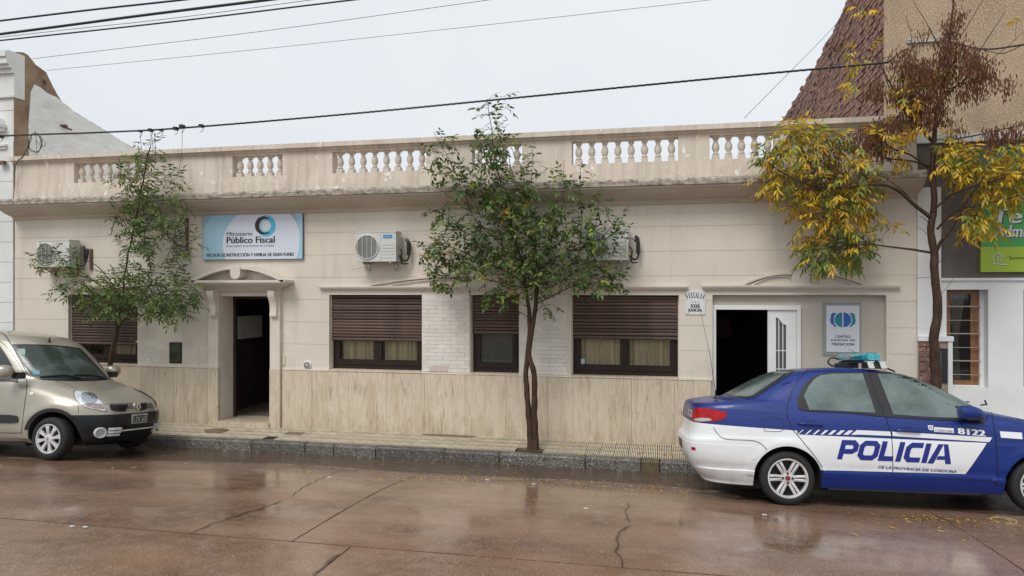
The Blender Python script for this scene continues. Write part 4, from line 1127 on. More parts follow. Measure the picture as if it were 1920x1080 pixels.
b = B(); b.tube([P(1395, 222, .2), P(1540, 75, 2.5), P(1610, 0, 4)], .004, 5)
tag(part('guy_wire', b, m_wire, None), 'thin diagonal wire rising from the parapet to the brick wall', 'wire')
# cable coil by the old house
wc = thing('cable_coil', 'loose coil of thin black wire hanging at the left end of the parapet', 'cable', tuple(P(66, 262, -.08)))
b = B(); c = P(66, 268, -.08)
b.tube([(c.x + .14 * math.cos(t * .3) * (1 + .1 * math.sin(t)), -.08 + .01 * math.sin(t * 2), c.z + .17 * math.sin(t * .3) + .02 * math.sin(t * 1.3)) for t in range(45)], .006, 5)
b.tube(smooth_pts([P(66, 245, -.08), P(68, 262, -.08), P(70, 300, -.08)]), .004, 5)
b.tube(smooth_pts([P(60, 258, -.08), P(45, 290, -.09), P(30, 308, -.10), P(27, 350, -.06), P(24, 380, -.42)]), .007, 5)
b.tube(smooth_pts([P(66, 262, -.08), P(80, 275, -.08), P(86, 268, -.08), P(76, 262, -.08)]), .005, 5)
part('wire_loop', b, m_cable, wc)
# ------------------------------------------------------------------ cars
def hermite(pts, x):
    if x <= pts[0][0]: return pts[0][1]
    if x >= pts[-1][0]: return pts[-1][1]
    for i in range(len(pts) - 1):
        if x <= pts[i + 1][0]:
            x0, y0 = pts[i]; x1, y1 = pts[i + 1]; h = x1 - x0; t = (x - x0) / h
            def sl(j):
                if j == 0 or j == len(pts) - 1: return 0 if j else (pts[1][1] - pts[0][1]) / (pts[1][0] - pts[0][0])
                a = (pts[j][1] - pts[j - 1][1]) / (pts[j][0] - pts[j - 1][0]); c = (pts[j + 1][1] - pts[j][1]) / (pts[j + 1][0] - pts[j][0])
                return 0 if a * c <= 0 else 2 * a * c / (a + c)
            m0, m1 = sl(i) * h, sl(i + 1) * h
            return y0 * (2 * t ** 3 - 3 * t * t + 1) + m0 * (t ** 3 - 2 * t * t + t) + y1 * (3 * t * t - 2 * t ** 3) + m1 * (t ** 3 - t * t)
def car_body(sp):
    """stack of rounded plan outlines from sill to roof; returns verts, faces"""
    fp = smooth_pts([(a, c, 0) for a, c in sp['front']], 5); rp = smooth_pts([(a, c, 0) for a, c in sp['rear']], 5)
    def prof(ps):
        q = sorted([(p.y, p.x) for p in ps]); o = [q[0]]
        for z, x in q[1:]:
            if z - o[-1][0] > 1e-4: o.append((z, x))
        return o
    F, Rr = prof(fp), prof(rp)
    def lin(q, z):
        if z <= q[0][0]: return q[0][1]
        for a, c in zip(q, q[1:]):
            if z <= c[0]: return a[1] + (c[1] - a[1]) * (z - a[0]) / (c[0] - a[0])
        return q[-1][1]
    zs = sorted({round(z, 3) for z, _ in F} | {round(z, 3) for z, _ in Rr} | set(sp.get('zextra', [])))
    o = [zs[0]]
    for z in zs[1:]:
        if z - o[-1] > .0035 or z in sp.get('zextra', []): o.append(z)
    zs = o
    sq = []
    ne, nsid = 22, 84
    ey = [math.sin(math.pi / 2 * (-1 + 2 * k / ne)) for k in range(ne + 1)]
    sx_ = [math.sin(math.pi / 2 * (1 - 2 * k / nsid)) for k in range(nsid + 1)]
    for k in range(ne): sq.append((1, ey[k]))
    for k in range(nsid): sq.append((sx_[k], 1))
    for k in range(ne): sq.append((-1, -ey[k]))
    for k in range(nsid): sq.append((-sx_[k], -1))
    n_ = len(sq); vs = []
    for z in zs:
        xf, xr = lin(F, z), lin(Rr, z); xc, a = (xf + xr) / 2, (xf - xr) / 2; W = hermite(sp['width'], z)
        for px, py in sq:
            e = hermite(sp['nf'] if px > 0 else sp['nr'], z)
            k = (abs(px) ** e + abs(py) ** e) ** (1 / e); X = xc + a * px / k; Y = py / k
            h = z - hermite(sp['belt'], X); tm = hermite(sp['tumble'], h)
            Y = Y * W * tm
            if 'bump' in sp: Y += math.copysign(sp['bump'](X, z), Y) * (abs(Y) / W) ** 4
            vs.append((X, Y, z))
    fs = []
    for j in range(len(zs) - 1):
        for i in range(n_): fs.append((j * n_ + i, j * n_ + (i + 1) % n_, (j + 1) * n_ + (i + 1) % n_, (j + 1) * n_ + i))
    # caps as fans along the car's axis
    for j, rev in ((0, True), (len(zs) - 1, False)):
        c = len(vs); xs_ = [v[0] for v in vs[j * n_:(j + 1) * n_]]
        vs.append(((max(xs_) + min(xs_)) / 2, 0, zs[j] + (0 if rev else .004)))
        for i in range(n_):
            a, d = j * n_ + i, j * n_ + (i + 1) % n_
            fs.append((d, a, c) if rev else (a, d, c))
    return vs, fs
def cut_arches(me, arches, mats):
    """real wheel wells cut out of the shell"""
    o = bpy.data.objects.new('shell', me); COL.objects.link(o)
    for (x, z, r_, hs, W) in arches:
        b = B()
        for s_ in (-1, 1):
            poly = []
            for k in range(41):
                a = math.pi * (1 - k / 40); poly.append((x + r_ * math.cos(a) * hs, z + r_ * math.sin(a)))
            poly = [(x - r_ * hs, z - .3)] + poly + [(x + r_ * hs, z - .3)]
            b.prism(poly, 'y', s_ * (W + .2), s_ * (W - .30))
        cm = mesh('cut', b, mats); cm.polygons.foreach_set('material_index', [1] * len(cm.polygons)); c = bpy.data.objects.new('cut', cm); COL.objects.link(c)
        md = o.modifiers.new('b', 'BOOLEAN'); md.operation = 'DIFFERENCE'; md.solver = 'EXACT'; md.object = c
        dg = bpy.context.evaluated_depsgraph_get(); dg.update()
        nm = bpy.data.meshes.new_from_object(o.evaluated_get(dg)); o.modifiers.clear(); old = o.data; o.data = nm; bpy.data.objects.remove(c)
    me = o.data; bpy.data.objects.remove(o)
    me.polygons.foreach_set('use_smooth', [True] * len(me.polygons)); me.set_sharp_from_angle(angle=R(40))
    return me
class Car:
    def __init__(s, root, me):
        s.root = root; s.me = me
        bm = bmesh.new(); bm.from_mesh(me); s.bvh = BVHTree.FromBMesh(bm); bm.free()
        s.mat = Matrix.LocRotScale(root.location, root.rotation_euler, None); s.inv = s.mat.inverted()
        s.eye = s.inv @ EYE
    def hit_px(s, px, py):
        d = (s.inv.to_3x3() @ ray(px, py)).normalized()
        p, n, i, t = s.bvh.ray_cast(s.eye, d)
        if p is None:
            # edge of the outline: nearest skin point
            q = s.eye + d * ((-.8 - s.eye.y) / d.y); p, n, i, t = s.bvh.find_nearest(q)
        return p, n
    def hit_side(s, x, z, sgn=-1):
        p, n, i, t = s.bvh.ray_cast(Vector((x, sgn * 3, z)), Vector((0, -sgn, 0)))
        if p is None: p, n, i, t = s.bvh.find_nearest(Vector((x, sgn * .8, z)))
        return p, n
    def surf(s, outline, f, off, grid):
        """2D outline -> dense triangles -> points on the skin, lifted by off"""
        pts = [Vector((p[0], p[1])) for p in outline]; dense = []
        for a, c in zip(pts, pts[1:] + pts[:1]):
            n = max(1, int((c - a).length / grid))
            for k in range(n): dense.append(a.lerp(c, k / n))
        x0, x1 = min(p.x for p in dense), max(p.x for p in dense); y0, y1 = min(p.y for p in dense), max(p.y for p in dense)
        inner = []; y = y0 + grid / 2
        def inside(q):
            c = False
            for a, d in zip(dense, dense[1:] + dense[:1]):
                if (a.y > q.y) != (d.y > q.y) and q.x < (d.x - a.x) * (q.y - a.y) / (d.y - a.y) + a.x: c = not c
            return c
        while y < y1:
            x = x0 + grid / 2
            while x < x1:
                q = Vector((x, y))
                if inside(q) and min((q - e).length for e in dense) > grid * .35: inner.append(q)
                x += grid
            y += grid
        nb = len(dense); allp = dense + inner
        ov, oe, of, *_ = mg.delaunay_2d_cdt(allp, [(i, (i + 1) % nb) for i in range(nb)], [], 1, 1e-5)
        vs = []
        for q in ov:
            p, n = f(q.x, q.y); vs.append(p + n * off)
        return vs, [tuple(t) for t in of]
    def patch(s, name, outline, mat, off=.003, px=True, grid=None, mirror=True, parent=None, smooth='all', label=None):
        f = s.hit_px if px else s.hit_side; grid = grid or (7 if px else .06)
        vs, fs = s.surf(outline, f, off, grid)
        o = ob(name, mesh(name, B().add(vs, fs), mat, smooth, recalc=False), parent or s.root, world=False, label=label)
        s.fix(o)
        if mirror:
            m2 = mesh(name, B().add([(v[0], -v[1], v[2]) for v in vs], fs), mat, smooth, recalc=False)
            o2 = ob(name, m2, parent or s.root, world=False); s.fix(o2)
            o['mir'] = 0; del o['mir']; s.last2 = o2
        return o
    def fix(s, o):
        """make all faces look outward"""
        me = o.data; bm = bmesh.new(); bm.from_mesh(me)
        if bm.faces:
            for f in bm.faces:
                c = f.calc_center_median(); p, n, i, t = s.bvh.find_nearest(c)
                if f.normal.dot(n) < 0: f.normal_flip()
        bm.to_mesh(me); bm.free()
    def ribbon(s, pts, w, mat, name='seam', off=.0022, px=True, parent=None, mirror=True, closed=False):
        f = s.hit_px if px else s.hit_side
        ps = smooth_pts([(p[0], p[1], 0) for p in pts], 6, closed)
        vs = []; step = []
        for i, p in enumerate(ps):
            a, _ = f(p.x, p.y); step.append(a)
        n = len(step)
        for i, a in enumerate(step):
            q, nrm, _, _ = s.bvh.find_nearest(a); d = (step[(i + 1) % n if closed else min(i + 1, n - 1)] - step[(i - 1) % n if closed else max(i - 1, 0)])
            if d.length < 1e-6: d = Vector((1, 0, 0))
            sd = d.normalized().cross(nrm).normalized()
            vs += [a + sd * w / 2 + nrm * off, a - sd * w / 2 + nrm * off]
        m = n if closed else n - 1
        fs = [(2 * i, (2 * i + 2) % (2 * n), (2 * i + 3) % (2 * n), 2 * i + 1) for i in range(m)]
        if mirror:
            o = ob(name, mesh(name, B().add([(v[0], -v[1], v[2]) for v in vs], fs), mat, False, recalc=False), parent or s.root, world=False); s.fix(o)
        o = ob(name, mesh(name, B().add(vs, fs), mat, False, recalc=False), parent or s.root, world=False); s.fix(o); return o
    def text(s, b, body, x0, x1, z0, z1, bold=0, shear=0, off=.004, slope=0):
        vs, fs, (a, c, d, e) = text_geo(body, bold, shear); out = []
        for v in vs:
            x = x0 + (v[0] - a) / (c - a) * (x1 - x0); z = z0 + (v[1] - d) / (e - d) * (z1 - z0) + slope * (x - x0)
            p, n = s.hit_side(x, z); out.append(p + n * (off + v[2]))
        b.add(out, fs)
    def stroke(s, b, pts, w, closed=False, off=.0045, shr=None):
        """mitred lettering stroke in (x, z) laid on the side"""
        P2 = [Vector(p) for p in pts]; n = len(P2); L_, R_ = [], []
        for i in range(n):
            a = P2[(i - 1) % n] if (closed or i) else None; c = P2[(i + 1) % n] if (closed or i < n - 1) else None; p = P2[i]
            d1 = (p - a).normalized() if a is not None else (c - p).normalized(); d2 = (c - p).normalized() if c is not None else d1
            n1 = Vector((-d1.y, d1.x)); n2 = Vector((-d2.y, d2.x)); m = (n1 + n2).normalized(); k = (w / 2) / max(.5, m.dot(n1))
            L_.append(p + m * k); R_.append(p - m * k)
        LR = list(zip(L_, R_)); LR2 = []
        for i in range(n if closed else n - 1):
            (l0, r0), (l1, r1) = LR[i], LR[(i + 1) % n]; m_ = max(1, int((l1 - l0).length / .03))
            for k in range(m_): LR2.append((l0.lerp(l1, k / m_), r0.lerp(r1, k / m_)))
        if not closed: LR2.append(LR[-1])
        n = len(LR2); vs = []
        for l, r_ in LR2:
            for q in (l, r_):
                if shr: q = Vector((q.x + shr[0] * (q.y - shr[1]), q.y))
                p, nr = s.hit_side(q.x, q.y); vs.append(p + nr * off)
        b.add(vs, [(2 * i, (2 * i + 2) % (2 * n), (2 * i + 3) % (2 * n), 2 * i + 1) for i in range(n if closed else n - 1)])
    def split(s, name, cond, off, mat, thick=.012, label=None):
        """lift a region of the skin out as a part of its own with real edges"""
        bm = bmesh.new(); bm.from_mesh(s.me); bm.normal_update()
        rm = [f for f in bm.faces if not cond(f.calc_center_median(), f.normal) or f.material_index == 1]
        bmesh.ops.delete(bm, geom=rm, context='FACES'); bm.normal_update()
        for v in bm.verts: v.co = v.co + v.normal * off
        bd = [e for e in bm.edges if e.is_boundary]
        ret = bmesh.ops.extrude_edge_only(bm, edges=bd)
        nv = [g for g in ret['geom'] if isinstance(g, bmesh.types.BMVert)]
        nrm = {v: v.normal.copy() for v in nv}
        for v in nv:
            q, n, i, t = s.bvh.find_nearest(v.co); v.co = q - n * .004
        me = bpy.data.meshes.new(name); bm.to_mesh(me); bm.free(); me.materials.clear(); me.materials.append(mat)
        me.polygons.foreach_set('material_index', [0] * len(me.polygons))
        me.polygons.foreach_set('use_smooth', [True] * len(me.polygons)); me.set_sharp_from_angle(angle=R(35))
        return ob(name, me, s.root, world=False, label=label)
def lpart(name, b, mat, root, smooth=False, label=None): return part(name, b, mat, root, smooth, label=label, world=False)

m_alloy = M('alloy_silver', (.62, .62, .62), .30, .25, col2=(.48, .46, .44), vs=9)
m_rim_dark = M('rim_inside', (.035, .033, .032), .6, .3)
def wheel(root, x, z, side, r_, style, yc=.80, w=.18):
    RI = .715 if style == 'alloy' else .675
    y0 = side * yc; s_ = side     # outer face at y0
    wh = ob('wheel', mesh('tyre', B().lathe([(r_ * (RI - .005), -s_ * .012), (r_ * (RI + .03), s_ * .0), (r_ * .80, s_ * .004), (r_ * .90, -s_ * .002), (r_ * .965, -s_ * .016), (r_, -s_ * .04), (r_ * 1.002, -s_ * w * .5), (r_, -s_ * (w - .04)),
                                             (r_ * .95, -s_ * (w - .01)), (r_ * .7, -s_ * w)], (x, y0, z), 'y', 48, closed=True), m_rubber, 45), root, world=False)
    b = B(); b.lathe([(r_ * RI, -s_ * .012), (r_ * .63, -s_ * .05), (r_ * .60, -s_ * .10), (.001, -s_ * .10)], (x, y0, z), 'y', 40, closed=True)
    lpart('rim_barrel', b, m_rim_dark, wh, True)
    b = B(); rr = r_ * RI
    b.lathe([(rr + .006, -s_ * .010), (rr + .004, s_ * .002), (rr - .010, s_ * .002), (rr - .018, -s_ * .012), (rr - .020, -s_ * .03)], (x, y0, z), 'y', 48, closed=True)
    if style == 'alloy':
        for k in range(6):
            a0 = R(60 * k + (0))
            for t in (-1, 1):
                u = Vector((math.cos(a0), 0, math.sin(a0))); v = Vector((-math.sin(a0), 0, math.cos(a0))) * t
                c = Vector((x, y0, z))
                i0, i1, o0, o1 = .003, .030, .007, .036
                q = [u * .045 + v * i0, u * .045 + v * i1, u * (rr - .01) + v * o1, u * (rr - .01) + v * o0]
                top = [c + p_ + Vector((0, s_ * (-.010 if j in (2, 3) else -.022), 0)) for j, p_ in enumerate(q)]
                mid = c + (q[0] + q[1] + q[2] + q[3]) / 4 + Vector((0, s_ * -.008, 0))
                bot = [p_ + Vector((0, -s_ * .035, 0)) for p_ in top]
                b.add(top + bot + [mid], [(0, 1, 8), (1, 2, 8), (2, 3, 8), (3, 0, 8), (0, 4, 5, 1), (1, 5, 6, 2), (2, 6, 7, 3), (3, 7, 4, 0)])
        b.lathe([(.072, -s_ * .05), (.070, -s_ * .024), (.052, -s_ * .018), (.0, -s_ * .018)], (x, y0, z), 'y', 30)
    else:
        for k in range(8):
            a0 = R(45 * k + 12); u = Vector((math.cos(a0), 0, math.sin(a0))); v = Vector((-math.sin(a0), 0, math.cos(a0))); c = Vector((x, y0, z))
            q = [u * .05 - v * .018, u * .05 + v * .018, u * .12 + v * .020, u * (rr - .01) + v * .034, u * (rr - .01) - v * .034, u * .12 - v * .020]
            dep = [-.008, -.008, -.004, -.006, -.006, -.004]
            top = [c + p_ + Vector((0, s_ * d_, 0)) for p_, d_ in zip(q, dep)]; bot = [p_ + Vector((0, -s_ * .03, 0)) for p_ in top]
            b.add(top + bot, [(0, 1, 2, 5), (5, 2, 3, 4)] + [(i, i + 6, (i + 1) % 6 + 6, (i + 1) % 6) for i in range(6)])
        b.lathe([(.065, -s_ * .03), (.064, -s_ * .006), (.04, s_ * .004), (.0, s_ * .006)], (x, y0, z), 'y', 30)
    lpart('rim', b, m_alloy, wh, 30)
    b = B()
    if style == 'alloy':
        for k in range(4):
            a = R(90 * k + 0); b.lathe([(.013, -s_ * .02), (.013, -s_ * .012), (.006, -s_ * .011), (0, -s_ * .013)], (x + .050 * math.cos(a), y0, z + .050 * math.sin(a)), 'y', 10)
        explode('wheel_bolt', b, m_rim_dark, wh, world=False)
        lpart('hub_cap', B().lathe([(.027, -s_ * .016), (.026, -s_ * .010), (0, -s_ * .008)], (x, y0, z), 'y', 24), M('red_cap', (.22, .015, .02), .3), wh)
    else:
        b = B(); q = [(0, .020), (.012, .0), (0, -.020), (-.012, 0)]
        for i in range(4):
            a, c = q[i], q[(i + 1) % 4]; b.bar((x + a[0], y0 + s_ * .008, z + a[1]), (x + c[0], y0 + s_ * .008, z + c[1]), .004, .004)
        lpart('wheel_emblem', b, M('emblem_grey', (.2, .2, .2), .3, .6), wh)
    return wh

m_seam = M('panel_gap', (.006, .006, .008), .6)
m_fogglass = M('misted_glass', (.145, .19, .18), .08, col2=(.05, .068, .065), vs=2.6, vr=(.38, .72), bump=.12, bs=170)
m_carblk = M('car_black_trim', (.016, .016, .018), .33)

# ---------- police car
pol = thing('police_car', 'blue and white police sedan parked at the kerb on the right', 'car', (1.2775, -2.0703, -.0836), rot=(R(-6), 0, R(4)))
m_pol = bpy.data.materials.new('police_livery_paint'); m_pol.use_nodes = True
def livery():
    t = m_pol.node_tree; L = t.links.new; b = t.nodes['Principled BSDF']; co = nn(t, 'ShaderNodeTexCoord'); sx_ = nn(t, 'ShaderNodeSeparateXYZ'); L(co.outputs['Object'], sx_.inputs[0])
    X, Z = sx_.outputs['X'], sx_.outputs['Z']
    def m(op, a, c):
        n = nn(t, 'ShaderNodeMath', operation=op)
        for i, q in enumerate((a, c)):
            if isinstance(q, (int, float)): n.inputs[i].default_value = q
            else: L(q, n.inputs[i])
        return n.outputs[0]
    def lt(a, c): return m('LESS_THAN', a, c)
    # white below the belt stripe behind the rear door, and the white door block with its slanted front end
    rear = m('MULTIPLY', lt(X, .34), lt(Z, m('ADD', .800, m('MULTIPLY', X, -.045))))
    zt = m('ADD', .757, m('MULTIPLY', X, -.019)); zb = m('ADD', .382, m('MULTIPLY', X, .006))
    sl = m('ADD', 1.52, m('MULTIPLY', Z, .64))
    block = m('MULTIPLY', m('MULTIPLY', lt(Z, zt), lt(zb, Z)), m('MULTIPLY', lt(X, sl), lt(.05, X)))
    rear = m('MULTIPLY', rear, lt(X, m('ADD', .10, 0)))
    f = m('MAXIMUM', rear, block)
    n = nn(t, 'ShaderNodeTexNoise'); n.inputs['Scale'].default_value = 3; n.inputs['Detail'].default_value = 6; L(co.outputs['Object'], n.inputs['Vector'])
    # road dirt low on the white panels
    dm = nn(t, 'ShaderNodeMapRange'); dm.inputs[1].default_value = .62; dm.inputs[2].default_value = .25; L(Z, dm.inputs[0])
    dn = nn(t, 'ShaderNodeMapRange'); dn.inputs[1].default_value = .35; dn.inputs[2].default_value = .75; L(n.outputs['Fac'], dn.inputs[0])
    wm = nn(t, 'ShaderNodeMix', data_type='RGBA'); L(m('MULTIPLY', dm.outputs[0], dn.outputs[0]), wm.inputs[0]); wm.inputs[6].default_value = (.74, .75, .76, 1); wm.inputs[7].default_value = (.36, .33, .30, 1)
    bm_ = nn(t, 'ShaderNodeMix', data_type='RGBA'); L(n.outputs['Fac'], bm_.inputs[0]); bm_.inputs[6].default_value = (.001, .017, .145, 1); bm_.inputs[7].default_value = (.002, .023, .185, 1)
    mi = nn(t, 'ShaderNodeMix', data_type='RGBA'); L(f, mi.inputs[0]); L(bm_.outputs[2], mi.inputs[6]); L(wm.outputs[2], mi.inputs[7]); L(mi.outputs[2], b.inputs['Base Color'])
    b.inputs['Roughness'].default_value = .36; b.inputs['Coat Weight'].default_value = .35; b.inputs['Specular IOR Level'].default_value = .35; b.inputs['Coat Roughness'].default_value = .06
    d = nn(t, 'ShaderNodeTexNoise'); d.inputs['Scale'].default_value = 130; d.inputs['Detail'].default_value = 2; L(co.outputs['Object'], d.inputs['Vector'])
    mr = nn(t, 'ShaderNodeMapRange'); mr.inputs[1].default_value = .56; mr.inputs[2].default_value = .66; L(d.outputs['Fac'], mr.inputs[0])
    bu = nn(t, 'ShaderNodeBump'); bu.inputs['Strength'].default_value = .35; bu.inputs['Distance'].default_value = .002; L(mr.outputs[0], bu.inputs['Height']); L(bu.outputs[0], b.inputs['Normal']); L(bu.outputs[0], b.inputs['Coat Normal'])
livery()
m_polw = M('livery_white', (.72, .73, .74), .3, coat=.6); m_polb = M('livery_blue', (.010, .022, .21), .35)
spec = dict(
    front=[(3.02, .19), (3.11, .26), (3.16, .38), (3.17, .50), (3.15, .60), (3.13, .68), (3.09, .75), (3.02, .80), (2.87, .865), (2.62, .935), (2.37, .99), (2.18, 1.035), (2.08, 1.08), (1.80, 1.235), (1.55, 1.355), (1.35, 1.42), (1.12, 1.458), (.80, 1.476)],
    rear=[(-.84, .22), (-.93, .30), (-1.00, .40), (-1.035, .50), (-1.045, .60), (-1.04, .66), (-1.005, .70), (-.985, .78), (-.975, .90), (-.965, 1.0), (-.935, 1.045), (-.85, 1.07), (-.68, 1.095), (-.53, 1.105), (-.42, 1.16), (-.22, 1.275), (-.02, 1.375), (.18, 1.435), (.42, 1.463), (.70, 1.476)],
    width=[(.19, .745), (.25, .775), (.32, .80), (.345, .805), (.36, .79), (.45, .812), (.60, .825), (.70, .83), (.715, .826), (.80, .825), (.90, .812), (.96, .80), (1.02, .79), (1.1, .785), (1.3, .77), (1.41, .74), (1.44, .70), (1.463, .62), (1.476, .45)],
    nf=[(.19, 5), (.9, 5.5), (1.05, 4.2), (1.42, 4), (1.476, 3)], nr=[(.19, 5.5), (.9, 6.5), (1.05, 6), (1.15, 5), (1.42, 4.2), (1.476, 3)],
    belt=[(-1.1, 1.03), (-.5, 1.025), (0, .99), (1, .945), (2, .92), (3, .93)], tumble=[(-.5, 1), (-.02, 1), (.0, .995), (.03, .985), (.2, .92), (.45, .80), (.55, .76)],
    zextra=[.345, .352, .62, .71], bump=lambda X, z: .012 * sum(math.exp(-((math.hypot((X - c), (z - .29)) - .37) / .05) ** 2) * (1 if z > .3 else .3) for c in (0, 2.50)))
vs, fs = car_body(spec)
me = mesh('police_body', B().add(vs, fs), [m_pol, m_dark], 'all')
me = cut_arches(me, [(0.0, .285, .343, 1.02, .8), (2.50, .285, .343, 1.02, .8)], [m_pol, m_dark])
pc = Car(pol, me)
body = ob('body', me, pol, world=False)
Z7 = lambda pts: [(x / 2.16 + 1260, y / 2.16 + 480) for x, y in pts]
SM = lambda pts, n=4: [(p.x, p.y) for p in smooth_pts([(a, c, 0) for a, c in pts], n, True)]
for x in (0, 2.50):
    for s_ in (-1, 1): wheel(pol, x, .285, s_, .287, 'alloy', .80)
part_ = pc.split('rear_bumper', lambda c, n: c.z < .62 and c.x < -.36, .005, m_pol)
pc.split('front_bumper', lambda c, n: c.z < .62 and c.x > 2.86, .005, m_pol)
for nm_, sg_, o1, o2 in (('rear_window', -1, [(-.66, 1.122), (.66, 1.122), (.56, 1.27), (.47, 1.432), (-.47, 1.432), (-.56, 1.27)], [(-.61, 1.14), (.61, 1.14), (.52, 1.27), (.44, 1.415), (-.44, 1.415), (-.52, 1.27)]),
                         ('windscreen', 1, [(-.70, 1.07), (.70, 1.07), (.62, 1.25), (.53, 1.415), (-.53, 1.415), (-.62, 1.25)], [(-.67, 1.085), (.67, 1.085), (.585, 1.25), (.50, 1.40), (-.50, 1.40), (-.585, 1.25)])):
    def hb(y, z, sg_=sg_):
        p, n, i, t = pc.bvh.ray_cast(Vector((sg_ * 5, y, z)), Vector((-sg_, 0, 0)))
        return p, n
    for nm2, oo, of_, mt_ in (('window_surround', o1, .004, m_carblk), (nm_, o2, .007, m_fogglass)):
        vs, fs = pc.surf(oo, hb, of_, .05); o = ob(nm2, mesh(nm2, B().add(vs, fs), mt_, 'all', recalc=False), pol, world=False); pc.fix(o)
# windows in the doors
pc.patch('window_surround', Z7([(232, 571), (300, 579), (335, 575), (420, 520), (492, 470), (500, 457), (456, 455), (400, 476), (330, 514)]), m_carblk, .006, mirror=False)
pc.patch('rear_window', Z7([(248, 567), (300, 572), (325, 569), (415, 510), (478, 466), (455, 460), (400, 482), (330, 520)]), m_fogglass, .010, mirror=False)
lpart('underbody', B().box(-.45, 1.95, -.60, .60, .135, .24).box(.42, 1.95, -.745, .745, .17, .24), m_dark, pol)  # black boxes added below the floor to block light coming from behind
blk = Z7([(506, 600), (512, 568), (528, 530), (560, 498), (590, 480), (640, 471), (770, 471), (870, 471), (935, 474), (1000, 486), (1062, 506), (1115, 534), (1168, 572), (1225, 610), (1262, 655), (1268, 676), (1190, 668), (895, 652), (860, 648), (830, 644), (552, 629), (517, 618)])
pc.patch('window_surround', blk, m_carblk, .0035)
pc.patch('side_window', Z7([(534, 566), (552, 530), (575, 500), (602, 484), (650, 478), (771, 477), (824, 635), (690, 629), (556, 623)]), m_fogglass, .007, label='misted rear side window')
pc.patch('side_window', Z7([(832, 478), (935, 482), (1000, 495), (1060, 515), (1110, 542), (1158, 576), (1186, 605), (1190, 658), (1040, 653), (896, 642)]), m_fogglass, .007, label='misted front side window')
pc.ribbon(Z7([(797, 470), (815, 530), (838, 590), (862, 648)]), .006, m_seam, off=.0075)
pc.ribbon(Z7([(512, 618), (556, 628), (700, 634), (862, 650), (1040, 661), (1190, 668), (1262, 676)]), .014, m_rubber, 'window_weatherstrip', off=.008)
# door gaps, filler flap, shut lines
pc.ribbon(Z7([(795, 452), (800, 470)]), .006, m_seam)
pc.ribbon(Z7([(862, 650), (878, 690), (888, 730), (893, 800), (893, 885)]), .0065, m_seam, off=.0065)
pc.ribbon(Z7([(600, 457), (545, 468), (500, 520), (472, 590), (467, 640), (482, 690), (520, 740), (570, 800), (605, 850), (618, 890)]), .0065, m_seam, off=.0055)
pc.ribbon(Z7([(1268, 672), (1290, 630), (1304, 690), (1314, 780), (1318, 860), (1312, 935)]), .0065, m_seam, off=.0055)
pc.ribbon(Z7([(375, 658), (442, 660), (448, 672), (446, 708), (380, 709), (374, 700)]), .005, m_seam, 'fuel_flap', closed=True, mirror=False)
pc.ribbon(Z7([(168, 694), (190, 725), (225, 742), (340, 750), (385, 785)]), .0055, m_seam, off=.0065)
pc.ribbon(Z7([(75, 588), (150, 578), (205, 574), (245, 576)]), .005, m_seam)
pc.ribbon(Z7([(620, 882), (893, 890), (1318, 912)]), .007, m_seam, off=.005)
pc.ribbon(Z7([(500, 462), (700, 452), (800, 452), (950, 466), (1050, 494), (1180, 556), (1285, 608)]), .010, M('roof_gutter_blue', (.02, .03, .14), .4), 'roof_gutter', off=.003)
# door skins so that each door is a part
for nm_, out_, hz in (('rear_door', [(600, 457), (545, 468), (500, 520), (472, 590), (467, 640), (482, 690), (520, 740), (570, 800), (605, 850), (618, 886), (893, 890), (893, 800), (888, 730), (862, 650), (797, 455)], 1),
                      ('front_door', [(797, 455), (862, 650), (888, 730), (893, 800), (893, 890), (1315, 911), (1318, 860), (1314, 780), (1304, 690), (1285, 622), (1225, 580), (1168, 550), (1062, 488), (935, 458)], 2)):
    d = pc.patch(nm_, Z7(out_), m_pol, .0015, grid=9)
    d2 = pc.last2
# handles
for hx0, hx1, zz, dx in ((.115, .36, .868, 0), (1.09, 1.335, .828, 0)):
    for sg_ in (-1, 1):
        b = B(); p0, n0 = pc.hit_side(hx0, zz, sg_); p1, n1 = pc.hit_side(hx1, zz - .01, sg_)
        mid = (p0 + p1) / 2
        b.tube(smooth_pts([p0 + n0 * .004, p0.lerp(p1, .12) + n0 * .03, mid + n0 * .034, p0.lerp(p1, .88) + n0 * .03, p1 + n1 * .004]), [.012] * 25, 8)
        lpart('door_handle', b, m_pol, pol, True)
        b = B(); n = 20; vs = []
        for k in range(n):
            a = 2 * math.pi * k / n; p, nr = pc.hit_side(mid.x + .06 * math.cos(a), mid.z + .012 + .032 * math.sin(a), sg_); vs.append(p + nr * .003)
        b.add(vs, [tuple(range(n))]); lpart('handle_recess', b, M('deep_blue', (.006, .012, .10), .5), pol)
# white stripe and hatch marks
b = B()
def quadstrip(b, ul, ur, lr, ll, off=.0045, n=14):
    vs = []
    for k in range(n + 1):
        t = k / n
        for a, c in ((ul, ur), (ll, lr)):
            p, nr = pc.hit_side(a[0] + (c[0] - a[0]) * t, a[1] + (c[1] - a[1]) * t); vs.append(p + nr * off)
    b.add(vs, [(2 * k, 2 * k + 2, 2 * k + 3, 2 * k + 1) for k in range(n)])
quadstrip(b, (.705, .818), (1.050, .811), (1.050, .766), (.68, .772)); quadstrip(b, (1.062, .811), (2.035, .778), (2.005, .730), (1.062, .766), n=30)
for k in range(8):
    x = .105 + k * .078; w_ = .012 + .0062 * k
    quadstrip(b, (x + .05, .806 + .001 * k), (x + .05 + w_, .806 + .001 * k), (x + w_ - .005, .757 + .0015 * k), (x - .005, .757 + .0015 * k), n=2)
quadstrip(b, (2.115, .842), (2.33, .832), (2.33, .767), (2.12, .778))
lpart('white_stripe', b, m_polw, pol)
b = B(); w_ = .052
